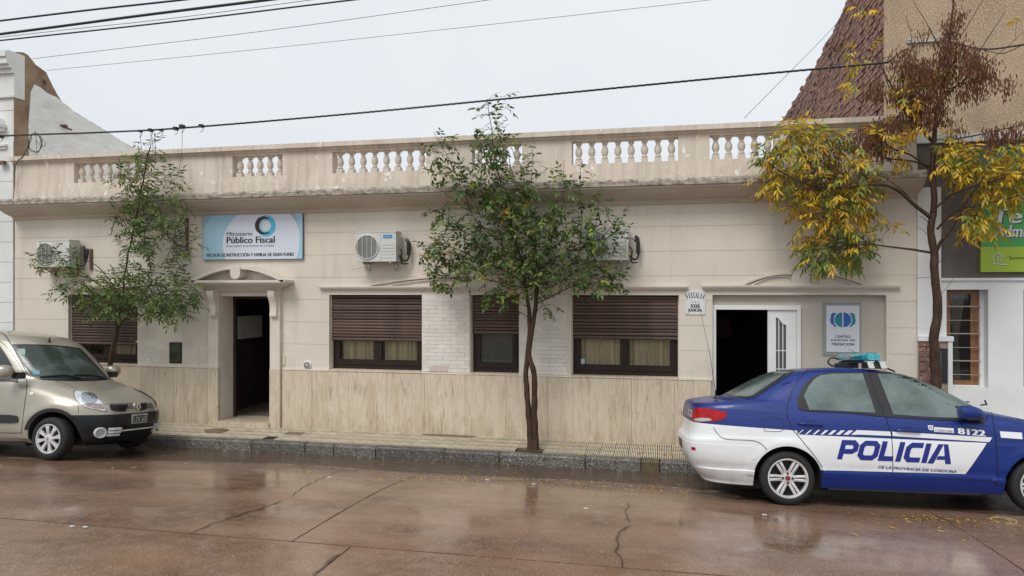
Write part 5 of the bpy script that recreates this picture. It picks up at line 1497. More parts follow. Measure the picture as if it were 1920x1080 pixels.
def LT(cx, z0, z1, wd, kind):
    SH = (.27, z0); sk = lambda x, z: (cx + x, z)
    h = w_ / 2; ch = .030
    if kind == 'O': pc.stroke(b, [sk(h + ch, z0 + h), sk(wd - h - ch, z0 + h), sk(wd - h, z0 + h + ch), sk(wd - h, z1 - h - ch), sk(wd - h - ch, z1 - h), sk(h + ch, z1 - h), sk(h, z1 - h - ch), sk(h, z0 + h + ch)], w_, True, shr=SH)
    if kind == 'L': pc.stroke(b, [sk(h, z1), sk(h, z0 + h), sk(wd, z0 + h)], w_, shr=SH)
    if kind == 'I': pc.stroke(b, [sk(h, z1), sk(h, z0)], w_, shr=SH)
    if kind == 'C': pc.stroke(b, [sk(wd, z0 + h), sk(h + ch, z0 + h), sk(h, z0 + h + ch), sk(h, z1 - h - ch), sk(h + ch, z1 - h), sk(wd, z1 - h)], w_, shr=SH)
    if kind == 'P': pc.stroke(b, [sk(h, z0), sk(h, z1 - h), sk(wd - h - ch, z1 - h), sk(wd - h, z1 - h - ch), sk(wd - h, z0 + .085 + ch * .7), sk(wd - h - ch, z0 + .085), sk(w_, z0 + .085)], w_, shr=SH)
    if kind == 'A':
        H2 = z1 - z0
        def vert(a, c, d, e, n=7):
            for k in range(n):
                u, v = k / n, (k + 1) / n; g = lambda p, q, t: (p[0] + (q[0] - p[0]) * t, p[1] + (q[1] - p[1]) * t)
                quadstrip(b, g(a, e, u), g(c, d, u), g(c, d, v), g(a, e, v), n=2)
        vert((cx + .105, z1), (cx + .155, z1), (cx + .050, z0), (cx - .010, z0))
        vert((cx + .1555, z1), (cx + .198, z1), (cx + .222, z0), (cx + .165, z0))
        quadstrip(b, (cx + .098, z0 + .080), (cx + .1615, z0 + .080), (cx + .163, z0 + .042), (cx + .077, z0 + .042), n=2)
zb0, zt0 = .507, .711
LT(.497, zb0, zt0, .185, 'P'); LT(.690, zb0 - .002, zt0 - .001, .205, 'O'); LT(.905, zb0 - .004, zt0 - .003, .145, 'L'); LT(1.078, zb0 - .007, zt0 - .006, .05, 'I')
LT(1.150, zb0 - .009, zt0 - .009, .165, 'C'); LT(1.335, zb0 - .012, zt0 - .012, .05, 'I'); LT(1.405, zb0 - .015, zt0 - .015, .205, 'A')
o_ = lpart('lettering', b, m_polb, pol); pc.fix(o_); b = B()
pc.text(b, 'DE LA', .912, 1.045, .425, .455, .02, .2, slope=-.03); o_ = lpart('lettering', b, m_polb, pol); pc.fix(o_); b = B(); pc.text(b, 'PROVINCIA DE CÓRDOBA', 1.062, 1.685, .420, .455, .02, .2, slope=-.03)
o_ = lpart('lettering', b, m_polb, pol); pc.fix(o_)
b = B(); pc.text(b, '8122', 1.705, 1.975, .805, .866, .05, 0, slope=-.07)
p_, n_ = pc.hit_side(1.6, .84)
for k in range(1): pass
o_ = lpart('unit_number', b, m_polw, pol); pc.fix(o_)
b = B(); quadstrip(b, (1.475, .868), (1.668, .860), (1.668, .812), (1.475, .820), .004, 4)
quadstrip(b, (1.418, .885), (1.470, .885), (1.462, .835), (1.424, .842), .004, 3); o_ = lpart('province_badge', b, m_polw, pol); pc.fix(o_)
b = B(); pc.text(b, 'CÓRDOBA', 1.485, 1.66, .822, .856, .02, 0, .0058, slope=-.04)
quadstrip(b, (1.432, .878), (1.442, .878), (1.442, .848), (1.432, .852), .0058, 2); quadstrip(b, (1.447, .872), (1.458, .872), (1.455, .85), (1.447, .85), .0058, 2)
o_ = lpart('lettering', b, m_greyink, pol); pc.fix(o_)
# rear number on the boot edge
b = B()
for i, ch in enumerate('8122'): pass
# tail lamp
m_red = M('tail_lamp_red', (.50, .010, .012), .12, col2=(.20, .004, .006), vs=10, stretch=(2, 1, 6), spec=.3)
pc.patch('tail_lamp', SM(Z7([(86, 668), (86, 640), (95, 617), (130, 615), (180, 624), (222, 637), (214, 655), (180, 668), (130, 670)])), m_red, .008)
pc.patch('tail_lamp_lens', SM(Z7([(90, 662), (120, 655), (160, 660), (150, 668), (110, 670)])), M('clear_lens', (.45, .40, .38), .1), .0095)
pc.patch('side_marker', Z7([(81, 772), (97, 775), (97, 786), (81, 784)]), m_red, .012)
# plate and number on the back
def backplate(y0, y1, z0, z1, mat, nm):
    b = B(); vs = []
    for z in (z0, z1):
        for k in range(7):
            y = y0 + (y1 - y0) * k / 6; p, n, i, t = pc.bvh.ray_cast(Vector((-3, y, z)), Vector((1, 0, 0))); vs.append(p + Vector((-.012, 0, 0)))
    b.add(vs, [(k, k + 1, k + 8, k + 7) for k in range(6)]); o = lpart(nm, b, mat, pol); pc.fix(o)
backplate(-.17, .17, .50, .61, m_black, 'number_plate')
vs, fs, (a, c, d, e) = text_geo('8122', .03); b = B(); out = []
for v in vs:
    y = -.52 + (v[0] - a) / (c - a) * .30; z = .895 + (v[1] - d) / (e - d) * .075; p, n, i, t = pc.bvh.ray_cast(Vector((-3, -y - .72, z)), Vector((1, 0, 0))); out.append(p + Vector((-.004 - v[2], 0, 0)))
b.add(out, fs); o = lpart('unit_number', b, m_polw, pol); pc.fix(o)
backplate(-.62, .62, .86, .865, m_seam, 'boot_seam')
# mirrors
for sg_ in (-1, 1):
    b = B(); c = Vector((1.80, sg_ * .905, 1.035))
    rings = [(-.10, .02, .055), (-.095, .075, .062), (-.03, .085, .07), (.05, .07, .058), (.10, .04, .035), (.115, .01, .012)]
    vs = []; n = 16
    for (dx, ry_, rz_) in rings:
        for k in range(n):
            a = 2 * math.pi * k / n; e = .75
            vs.append((c.x + dx, c.y + ry_ * 1.0 * math.copysign(abs(math.cos(a)) ** e, math.cos(a)), c.z + rz_ * math.copysign(abs(math.sin(a)) ** e, math.sin(a))))
    b.add(vs, [(i * n + k, i * n + (k + 1) % n, (i + 1) * n + (k + 1) % n, (i + 1) * n + k) for i in range(5) for k in range(n)] + [tuple(range(n)), tuple(range(5 * n, 6 * n))])
    mm = lpart('door_mirror', b, m_pol, pol, True)
    b = B(); b.prism([(1.78, .95), (1.96, .955), (1.90, 1.01), (1.80, 1.03)], 'y', sg_ * .76, sg_ * .87); lpart('mirror_foot', b, m_carblk, mm)
# sill ledge highlight step
b = B()
for sg_ in (-1, 1):
    vs = []
    for k in range(31):
        x = .37 + (2.02 - .37) * k / 30
        for z, o2 in ((.335, .004), (.350, .016), (.362, .004)):
            p, n = pc.hit_side(x, z, sg_); vs.append(p + n * o2)
    b.add(vs, [(3 * k + j, 3 * k + 3 + j, 3 * k + 4 + j, 3 * k + 1 + j) for k in range(30) for j in range(2)])
explode('sill_ledge', b, m_pol, pol, True, world=False)
# front lamps and grille, out of the photograph but part of the car
pc.patch('headlamp', SM([(2.74, .74), (2.78, .84), (2.92, .80), (3.03, .74), (3.05, .68), (2.92, .68)]), M('headlamp_glass', (.5, .52, .53), .08, .2), .006, px=False, grid=.04)
# wiper, light bar, aerials
b = B(); b.tube([(2.13, -.42, 1.09), (2.18, -.45, 1.10), (2.14, -.50, 1.145)], .009, 6); b.tube([(2.16, .4, 1.085), (2.05, -.35, 1.12)], .007, 6); lpart('wiper', b, m_black, pol)
m_lens = M('turquoise_lens', (.01, .25, .32), .12, col2=(.03, .42, .50), vs=14, vr=(.4, .6), coat=1)
m_lens2 = M('smoke_lens', (.12, .20, .26), .15, col2=(.2, .25, .3), vs=14, coat=1)
bar = lpart('light_bar', B().box(.94, 1.09, -.50, .50, 1.535, 1.552), m_black, pol)
def pill(b, y0, y1, zc=1.6, hz=.050, hx=.095, xc=1.015, skew=.02, caps=(1, 1), n=20):
    rings = []
    steps = [y0 + (y1 - y0) * k / 8 for k in range(9)]
    for i, y in enumerate(steps):
        f = 1.0
        if caps[0] and i == 0: f = .72
        if caps[1] and i == 8: f = .72
        rings.append([(xc + skew * y + hx * f * math.copysign(abs(math.cos(a)) ** .55, math.cos(a)), y, zc + hz * f * math.copysign(abs(math.sin(a)) ** .6, math.sin(a))) for a in [2 * math.pi * k / n for k in range(n)]])
    vs = [v for r_ in rings for v in r_]
    b.add(vs, [(i * n + k, i * n + (k + 1) % n, (i + 1) * n + (k + 1) % n, (i + 1) * n + k) for i in range(8) for k in range(n)] + [tuple(range(n)), tuple(range(8 * n, 9 * n))])
b = B(); pill(b, -.54, -.06, caps=(1, 0)); lpart('lamp_lens', b, m_lens, bar, True); b = B(); pill(b, .22, .52, caps=(0, 1)); lpart('lamp_lens', b, m_lens, bar, True)
b = B(); pill(b, -.058, .218, hz=.046, caps=(0, 0)); lpart('lamp_lens', b, m_lens2, bar, True, label='smoke grey middle lens')
b = B()
for (xa, xb) in ((.925, .985), (1.055, 1.115)):
    b.prism([(xa, 1.548), (xb, 1.548), (xb + .02, 1.475), (xa + .02, 1.475)], 'y', -.56, -.545); b.box(xa + .0, xb + .02, -.56, -.46, 1.545, 1.553)
    b.prism([(xa, 1.548), (xb, 1.548), (xb + .02, 1.475), (xa + .02, 1.475)], 'y', .545, .56)
explode('mounting_bracket', b, M('white_bracket', (.6, .6, .6), .4), bar, world=False)
b = B(); b.box(.95, 1.09, -.53, -.3, 1.47, 1.535); b.box(.88, 1.05, .1, .45, 1.475, 1.535); explode('mounting_foot', b, m_black, bar, world=False)
b = B(); b.tube(smooth_pts([(.92, .40, 1.58), (.84, .40, 1.60), (.79, .40, 1.55), (.84, .40, 1.50), (.95, .38, 1.50)]), .011, 6); lpart('bar_cable', b, m_black, bar, 'all')
b = B(); p = Vector((-.70, -.48, 1.10)); b.lathe([(.028, 0), (.026, .012), (.010, .02), (.008, .10), (.0, .105)], tuple(p), 'z', 12)
b.tube([p + Vector((0, 0, .1)), p + Vector((-.05, .03, .5)), p + Vector((-.17, .04, 1.12))], [.004, .0028, .0015], 5); lpart('whip_aerial', b, m_black, pol)
b = B(); b.tube([(1.42, 0, 1.44), (1.34, 0, 1.475), (1.30, .0, 1.49)], .010, 6); b.tube([(1.36, 0, 1.47), (.92, .03, 1.70)], .003, 5); lpart('roof_aerial', b, m_black, pol)

# ---------- van
van = thing('parked_van', 'beige silver compact van with black bumper parked at the left kerb', 'van', (-8.15, -1.9644, -.0836), rot=(R(-6), 0, R(-.5)))
m_van = bpy.data.materials.new('van_paint')
m_van = M('champagne_paint', (.36, .33, .27), .30, .25, col2=(.325, .295, .235), vs=2, coat=.7, bump=.12, bs=140)
m_vanglass = M('wet_windscreen', (.035, .048, .042), .05, col2=(.10, .13, .12), vs=3.2, vr=(.45, .7), bump=.12, bs=90)
vsp = dict(
    front=[(.50, .20), (.60, .25), (.66, .34), (.69, .44), (.69, .56), (.675, .62), (.66, .68), (.63, .74), (.57, .79), (.45, .855), (.25, .93), (.05, .99), (-.08, 1.03), (-.16, 1.075), (-.34, 1.24), (-.55, 1.425), (-.72, 1.56), (-.85, 1.635), (-1.05, 1.70), (-1.4, 1.755), (-1.8, 1.785), (-2.0, 1.79)],
    rear=[(-3.20, .24), (-3.30, .34), (-3.34, .5), (-3.34, .8), (-3.34, 1.1), (-3.32, 1.3), (-3.27, 1.5), (-3.18, 1.66), (-3.02, 1.745), (-2.7, 1.78), (-2.2, 1.79)],
    width=[(.20, .74), (.28, .80), (.40, .825), (.60, .835), (.90, .83), (1.05, .82), (1.10, .81), (1.3, .81), (1.6, .79), (1.70, .75), (1.76, .66), (1.79, .45)],
    nf=[(.20, 3.6), (.6, 3.8), (.85, 3.6), (1.0, 3.4), (1.08, 3.2), (1.2, 3.6), (1.6, 3.8), (1.79, 3)], nr=[(.20, 8), (1.6, 8), (1.79, 4)],
    belt=[(-3.4, 1.06), (0, 1.06), (1, 1.08)], tumble=[(-.3, 1), (0, 1), (.04, .985), (.3, .92), (.55, .85), (.7, .80)], zextra=[.605],
    bump=lambda X, z: .030 * sum(math.exp(-((math.hypot((X - c), (z - .29)) - .43) / .085) ** 2) * (1 if z > .25 else 0) for c in (0, -2.6)))
vs, fs = car_body(vsp)
me = mesh('van_body', B().add(vs, fs), [m_van, m_dark], 'all')
me = cut_arches(me, [(0.0, .285, .365, 1.0, .8), (-2.6, .285, .365, 1.0, .8)], [m_van, m_dark])
vc = Car(van, me)
ob('body', me, van, world=False)
for x in (0, -2.6):
    for s_ in (-1, 1): wheel(van, x - .03, .28, s_, .290, 'hubcap', .81)
vb = vc.split('front_bumper', lambda c, n: c.z < .605 and c.x > .20, .020, M('black_bumper', (.009, .010, .012), .34, col2=(.03, .028, .025), vs=7, vr=(.55, .75), bump=.2, bs=120, spec=.35), label='black plastic front bumper')
V2 = lambda pts: [(x / 4.155, y / 4.155 + 610) for x, y in pts]
V1 = lambda pts: [(x / 7.716 + 120, y / 7.716 + 720) for x, y in pts]
V3 = lambda pts: [(x / 3.1775, y / 3.1775 + 560) for x, y in pts]
lpart('underbody', B().box(-3.0, .30, -.52, .52, .17, .25).box(-2.15, -.45, -.745, .745, .16, .25), m_dark, van)  # added black boxes that keep light from passing under the van
# windscreen
vc.patch('windscreen_surround', V3([(70, 272), (150, 272), (300, 276), (400, 284), (478, 296), (560, 380), (655, 482), (560, 492), (400, 492), (255, 486), (195, 468), (125, 380)]), m_carblk, .004, mirror=False)
vc.patch('windscreen', V3([(84, 282), (150, 281), (300, 285), (400, 293), (468, 303), (545, 385), (625, 472), (560, 478), (400, 472), (255, 468), (212, 460), (140, 375)]), m_vanglass, .008, mirror=False, grid=5)
vc.patch('windscreen_sticker', V3([(112, 300), (150, 300), (152, 335), (118, 335)]), M('sticker_green', (.22, .34, .28), .5), .010, mirror=False)
vc.patch('windscreen_sticker', V3([(190, 425), (235, 430), (238, 452), (198, 450)]), M('sticker_blue', (.14, .30, .38), .5), .010, mirror=False)
# front door and its window
vc.patch('door_window', V3([(-60, 262), (0, 282), (40, 340), (80, 410), (108, 470), (108, 500), (60, 495), (-60, 492)]), m_carblk, .004)
vc.patch('door_glass', V3([(-60, 285), (0, 303), (32, 350), (58, 400), (60, 480), (-60, 480)]), m_vanglass, .008)
vc.ribbon(V3([(-60, 240), (0, 255), (50, 300), (110, 385), (155, 470), (160, 530), (148, 620), (138, 700), (128, 790), (110, 800), (-60, 798)]), .008, m_seam)
vc.ribbon(V3([(0, 200), (30, 218), (60, 262), (110, 350), (160, 440), (190, 468)]), .012, m_black, 'roof_drip_rail', off=.004)
vc.patch('door_moulding', V3([(-60, 690), (60, 692), (105, 698), (112, 715), (108, 738), (60, 742), (-60, 738)]), m_black, .014)
vc.patch('side_indicator', SM(V3([(178, 560), (195, 557), (206, 565), (195, 573), (180, 571)]), 2), M('indicator_lens', (.65, .65, .62), .2), .008)
vc.ribbon(V2([(205, 380), (300, 400), (420, 430), (520, 460), (590, 490)]), .007, m_seam)
vc.ribbon(V2([(612, 620), (612, 690)]), .005, m_seam)
vc.ribbon(V1([(590, 290), (800, 285), (1050, 278), (1200, 275)]), .008, m_seam, mirror=False)
# black arch lips
ring_pts = [(-.03 + .392 * math.cos(R(a)) * 1.0, .285 + .385 * math.sin(R(a))) for a in range(12, 172, 8)]
for cx_ in (0, -2.6): vc.ribbon([(p[0] + cx_ + .03, p[1]) for p in ring_pts], .048, m_black, 'arch_trim', off=.008, px=False)
# headlamps
m_lampc = M('headlamp_chrome', (.78, .80, .82), .15, .5, col2=(.50, .52, .54), vs=9, bump=.3, bs=14, coat=1)
lo = SM(V1([(150, 135), (175, 98), (250, 95), (340, 110), (430, 155), (500, 215), (560, 290), (605, 388), (480, 372), (330, 340), (215, 272), (165, 205)]))
hl_s = vc.patch('headlamp_seal', [((x - 167) * 1.05 + 167, (y - 750) * 1.06 + 750) for x, y in lo], m_carblk, .004, grid=5)
hl = vc.patch('headlamp', lo, m_lampc, .009, grid=4)
hl_2 = vc.last2
vc.patch('lamp_reflector', SM(V1([(255, 150), (330, 130), (430, 150), (480, 215), (440, 280), (330, 285), (265, 240)])), M('reflector', (.45, .47, .50), .08, .9, bump=.6, bs=30), .014, grid=4)
vc.patch('lamp_indicator', V1([(290, 292), (560, 292), (590, 372), (480, 362), (340, 332)]), M('lamp_lower', (.45, .38, .36), .15, .3, col2=(.16, .06, .05), vs=16), .0125, grid=4)
# grille, badge, plate
m_grl = M('grille_black', (.012, .012, .013), .35)
gr_ = vc.patch('grille', V1([(652, 300), (930, 297), (885, 400), (780, 400), (680, 380)]), m_grl, .006, mirror=False, grid=5)
vc.patch('grille', V1([(1030, 295), (1192, 282), (1195, 365), (1120, 385), (1060, 392)]), m_grl, .006, mirror=False, grid=5)
for z_ in (.672, .690, .708, .726):
    b = B(); vs = []
    for k in range(31):
        y = -.34 + .68 * k / 30; p, n, i, t = vc.bvh.ray_cast(Vector((3, y, z_)), Vector((-1, 0, 0))); vs += [p + Vector((.010, 0, -.003)), p + Vector((.016, 0, .001)), p + Vector((.010, 0, .004))]
    b.add(vs, [(3 * k + j, 3 * k + 3 + j, 3 * k + 4 + j, 3 * k + 1 + j) for k in range(30) for j in range(2) if abs(k - 15) > 3.2]); lpart('grille_bar', b, m_grl, gr_)
p, n, i, t = vc.bvh.ray_cast(Vector((3, 0, .69)), Vector((-1, 0, 0)))
b = B(); q = [(0, .058), (.036, 0), (0, -.058), (-.036, 0)]
for i in range(4):
    a, c = q[i], q[(i + 1) % 4]; b.bar((p.x + .022, p.y + a[0], p.z + a[1]), (p.x + .022, p.y + c[0], p.z + c[1]), .014, .013)
lpart('front_emblem', b, M('chrome', (.62, .62, .63), .15, .9), van)
b = B(); b.prism([(p.y - .085, p.z - .045), (p.y + .085, p.z - .045), (p.y + .048, p.z + .058), (p.y - .048, p.z + .058)], 'x', p.x - .02, p.x + .011); lpart('emblem_mount', b, m_van, van)
xf = .722
b = B().box(xf - .02, xf + .004, -.150, .150, .462, .594)
npl = lpart('number_plate', b, M('plate_frame', (.42, .43, .43), .35, .3), van)
lpart('plate_face', B().box(xf + .004, xf + .0075, -.140, .140, .474, .570), m_black, npl)
vs, fs, (a, c, d, e) = text_geo('LTX 565', .02); b = B()
b.add([(xf + .0085, -.128 + (v[0] - a) / (c - a) * .256, .484 + (v[1] - d) / (e - d) * .072) for v in vs], fs); lpart('lettering', b, M('plate_white', (.7, .7, .7), .4), npl)
b = B().box(xf + .0045, xf + .009, -.06, .06, .576, .588); lpart('plate_strip', b, m_greyink, npl)
# fog lamps in silver surrounds, silver lip
for sg_ in (-1, 1):
    cy, cz_ = sg_ * .545, .365
    p, n, i, t = vc.bvh.ray_cast(Vector((3, cy, cz_)), Vector((-1, 0, 0))); n = Vector((.88, sg_ * .47, 0)).normalized(); u = Vector((0, 0, 1)).cross(n).normalized() * 1; v = Vector((0, 0, 1))
    c0_ = p + n * .052; b = B(); m_ = 28
    prf = [(.082, -.03), (.080, .006), (.070, .012), (.058, .008), (.055, -.008)]; vs = []
    for (rr, h) in prf:
        for k in range(m_):
            a = 2 * math.pi * k / m_; vs.append(c0_ + u * rr * 1.0 * math.cos(a) + v * rr * .92 * math.sin(a) + n * h)
    b.add(vs, [(i * m_ + k, i * m_ + (k + 1) % m_, (i + 1) * m_ + (k + 1) % m_, (i + 1) * m_ + k) for i in range(4) for k in range(m_)])
    fsur = lpart('fog_lamp_surround', b, m_alloy, van, 30)
    vs = [c0_ + u * .056 * math.cos(2 * math.pi * k / m_) + v * .052 * math.sin(2 * math.pi * k / m_) - n * .006 for k in range(m_)]
    lpart('fog_lamp', B().add(vs, [tuple(range(m_))]), M('fog_glass', (.34, .33, .32), .1, .4, bump=.3, bs=40), fsur)
    b = B()
    for k in range(3):
        z_ = .325 + k * .042
        vs = []
        for j in range(7):
            y = sg_ * (.485 - .16 * j / 6); q_, nn_, i, t = vc.bvh.ray_cast(Vector((3, y, z_)), Vector((-1, 0, 0)))
            for dz, o2 in ((-.018, .026), (-.014, .052), (.014, .048), (.018, .026)): vs.append(q_ + Vector((o2, 0, dz)))
        b.add(vs, [(4 * j + a, 4 * j + 4 + a, 4 * j + 5 + a, 4 * j + 1 + a) for j in range(6) for a in range(3)] + [(0, 1, 2, 3), (24, 25, 26, 27)])
    lpart('fog_lamp_vanes', b, m_alloy, fsur)
b = B(); vs = []
for k in range(21):
    y = -.34 + .68 * k / 20; q_, nn_, i, t = vc.bvh.ray_cast(Vector((3, y, .375)), Vector((-1, 0, 0)))
    for dz, o2 in ((-.012, .022), (-.006, .034), (.008, .032), (.012, .022)): vs.append(q_ + Vector((o2, 0, dz)))
b.add(vs, [(4 * j + a, 4 * j + 4 + a, 4 * j + 5 + a, 4 * j + 1 + a) for j in range(20) for a in range(3)]); lpart('bumper_lip', b, m_alloy, van)
# mirror, wipers, roof aerial, bonnet crease
for sg_ in (-1, 1):
    b = B(); c = Vector((-.66, sg_ * .98, 1.175)); vs = []; n = 18
    for (dx, ry_, rz_) in [(-.09, .02, .05), (-.085, .095, .080), (-.02, .11, .095), (.05, .095, .08), (.09, .06, .05), (.105, .02, .02)]:
        for k in range(n):
            a = 2 * math.pi * k / n; vs.append((c.x + dx, c.y + ry_ * math.copysign(abs(math.cos(a)) ** .7, math.cos(a)), c.z + rz_ * math.copysign(abs(math.sin(a)) ** .7, math.sin(a))))
    b.add(vs, [(i * n + k, i * n + (k + 1) % n, (i + 1) * n + (k + 1) % n, (i + 1) * n + k) for i in range(5) for k in range(n)] + [tuple(range(n)), tuple(range(5 * n, 6 * n))])
    mm = lpart('door_mirror', b, m_van, van, True)
    b = B(); b.box(-.62, -.50, sg_ * .80 if sg_ > 0 else -.90, sg_ * .90 if sg_ > 0 else -.80, 1.08, 1.17); lpart('mirror_foot', b, m_black, mm)
b = B()
for (pts) in ([(240, 470), (330, 462), (400, 462), (470, 478)], [(430, 462), (520, 460), (590, 470), (632, 482)]):
    ps = []
    for px, py in V3(pts): p, n = vc.hit_px(px, py); ps.append(p + n * .022)
    b.tube(smooth_pts(ps), .012, 6)
lpart('wiper', b, m_black, van, 'all')
p, n = vc.hit_px(92, 641); b = B(); b.lathe([(.025, 0), (.018, .03), (.008, .05), (.005, .07), (0, .075)], tuple(p), 'z', 10); lpart('roof_aerial', b, m_black, van)
# ------------------------------------------------------------------ trees
def leafm(name, c1, c2, tr=.0):
    m = M(name, c1, .48, col2=c2, vs=9, vr=(.35, .65), spec=.28)
    t = m.node_tree; pb = t.nodes['Principled BSDF']; tl = nn(t, 'ShaderNodeBsdfTranslucent'); ms_ = nn(t, 'ShaderNodeMixShader'); ms_.inputs[0].default_value = .35
    t.links.new(pb.inputs['Base Color'].links[0].from_socket, tl.inputs['Color']); t.links.new(pb.outputs[0], ms_.inputs[1]); t.links.new(tl.outputs[0], ms_.inputs[2])
    t.links.new(ms_.outputs[0], t.nodes['Material Output'].inputs['Surface'])
    return m
LM = [leafm('leaf_green', (.15, .22, .058), (.090, .150, .040)), leafm('leaf_dark', (.070, .118, .038), (.050, .090, .032)), leafm('leaf_light', (.23, .29, .08), (.17, .23, .065)),
      leafm('leaf_yellow', (.70, .47, .04), (.56, .34, .025)), leafm('leaf_orange', (.52, .25, .025), (.42, .18, .02)), leafm('leaf_limey', (.36, .38, .06), (.22, .28, .055)), leafm('seed_brown', (.22, .095, .045), (.11, .050, .028))]
def add_leaf(b, p, d, up, L_, w, mi, r_, curl=.12):
    """folded, slightly curled blade"""
    d = d.normalized(); s_ = d.cross(up); s_ = s_.normalized() if s_.length > 1e-4 else d.orthogonal().normalized(); n = s_.cross(d)
    c = [(0, 0, 0), (.3, .9, .10), (.62, .8, .06), (1, 0, -.28), (.62, -.8, .06), (.3, -.9, .10), (.3, 0, 0), (.62, 0, -.05)]
    vs = [p + d * (L_ * a) + s_ * (w / 2 * e) + n * (L_ * curl * h - L_ * curl * a * a) for a, e, h in c]
    b.add(vs, [(0, 6, 1), (0, 5, 6), (1, 6, 7, 2), (6, 5, 4, 7), (2, 7, 3), (7, 4, 3)], mi)
def rdir(r_):
    while True:
        v = Vector((r_.uniform(-1, 1), r_.uniform(-1, 1), r_.uniform(-1, 1)))
        if .05 < v.length < 1: return v.normalized()
def make_tree(label, base_px, y0, trunks, branches, blobs, seed, leafspec, depth=.55, dens=1.0):
    """trunks/branches: [(radius0, radius1, dy_end, [pixels])]; blobs: (px, py, rx, ry, n, kind)"""
    r_ = random.Random(seed)
    base = P(*base_px, y0); t = thing('street_tree', label, 'tree', (base.x, y0, -.04), 'young street trees along the kerb')
    nodes = []; bt = B(); bb = B()
    for (ra, rb, dy, pts) in trunks + branches:
        n = len(pts); ps = []
        for i, (px, py) in enumerate(pts):
            k = i / (n - 1); ps.append(P(px, py, y0 + (dy[0] + (dy[1] - dy[0]) * k)))
        ps = smooth_pts(ps, 6); m = len(ps)
        ps = [p + Vector((mn.noise(p * 5), mn.noise(p * 5 + Vector((7, 0, 0))), 0)) * .018 * min(1, i / 6) for i, p in enumerate(ps)]
        rr = [ra + (rb - ra) * (i / (m - 1)) ** .8 for i in range(m)]
        istr = (ra, rb, dy, pts) in trunks
        if istr: rr = [q * (1 + .12 * mn.noise(p * 9)) + (.030 * math.exp(-max(0, p.z + .03) * 14) if ra > .03 else 0) for q, p in zip(rr, ps)]
        (bt if istr else bb).tube(ps, rr, 9 if istr else 6)
        for p, q in zip(ps, rr): nodes.append((p, q))
    part('trunk', bt, m_bark, t, smooth='all')
    # targets through the crown, joined to the nearest wood
    leaves = B(); keys = B(); keyct = 0
    cand = []
    for (px, py, rx, ry, n, kind) in blobs:
        for _ in range(int(n * dens)):
            v = rdir(r_) * r_.random() ** (1 / 2.4)
            yy = y0 + v.y * depth * min(1, rx / 60 + .25)
            p = P(px + v.x * rx, py + v.z * ry, yy); cand.append((p, kind))
    nd = [(p, q) for p, q in nodes if p.z > min(c[0].z for c in cand) - .5]
    cand.sort(key=lambda c: min((c[0] - a[0]).length_squared for a in nd))
    tips = []
    for p, kind in cand:
        bi = min(range(len(nd)), key=lambda i: (nd[i][0] - p).length_squared * (1.0 if nd[i][0].z < p.z + .1 else 1.6))
        a, ra = nd[bi]; dd = (p - a).length
        r0 = min(ra * .7, .004 + .006 * dd)
        mid = a.lerp(p, .5) + Vector((r_.uniform(-1, 1), r_.uniform(-1, 1), r_.uniform(0, 1) * .6)) * dd * .10
        ps = smooth_pts([a, mid, p], 3); bb.tube(ps, [r0 + (.0022 - r0) * i / (len(ps) - 1) for i in range(len(ps))], 4, cap=False)
        if dd > .05: nd += [(ps[len(ps) // 2], r0 * .6), (p, .0025)]
        elif len(nd) < 2500: nd.append((p, .0025))
        tips.append((p, (p - mid).normalized() if dd > .02 else rdir(r_), kind))
    for p, d, kind in tips:
        sp = leafspec[kind]
        if kind == 'key':
            for _ in range(sp['n']):
                q = p + Vector((r_.gauss(0, .055), r_.gauss(0, .055), r_.uniform(-.16, .05)))
                add_leaf(leaves, q, Vector((r_.gauss(0, .16), r_.gauss(0, .16), -1)), rdir(r_), r_.uniform(.05, .078), .018, 6, r_, .05)
            continue
        L0, w0 = sp['L'], sp['w']; dr = (d + rdir(r_) * .5 + Vector((0, 0, sp.get('lift', .1)))).normalized()
        # rachis with leaflet pairs
        rl = sp['rachis'] * r_.uniform(.7, 1.2); side = dr.cross(Vector((0, 0, 1))); side = side.normalized() if side.length > .1 else Vector((1, 0, 0)); upv = side.cross(dr)
        end = p + dr * rl + Vector((0, 0, -rl * sp['droop'] * .4)); bb.tube([p, p.lerp(end, .5) + upv * .01, end], [.002, .0015, .001], 3, cap=False)
        cols = sp['cols']; base_mi = r_.choices([c[0] for c in cols], [c[1] for c in cols])[0]
        np_ = sp['pairs']
        for k in range(np_):
            q = p.lerp(end, (k + .7) / (np_ + .3))
            for s_ in (-1, 1):
                if r_.random() < .12: continue
                ld = (side * s_ * 1.0 + dr * .7 + Vector((0, 0, -sp['droop'])) + rdir(r_) * .35)
                mi = base_mi if r_.random() < .75 else r_.choices([c[0] for c in cols], [c[1] for c in cols])[0]
                add_leaf(leaves, q, ld, (upv + rdir(r_) * .5), L0 * r_.uniform(.7, 1.15), w0 * r_.uniform(.8, 1.15), mi, r_)
        add_leaf(leaves, end, dr + Vector((0, 0, -sp['droop'])) + rdir(r_) * .2, upv + rdir(r_) * .4, L0 * r_.uniform(.85, 1.2), w0, base_mi, r_)
    part('branches', bb, m_bark, t, smooth='all')
    part('crown', leaves, LM, t, kind='stuff', recalc=False)
    return t

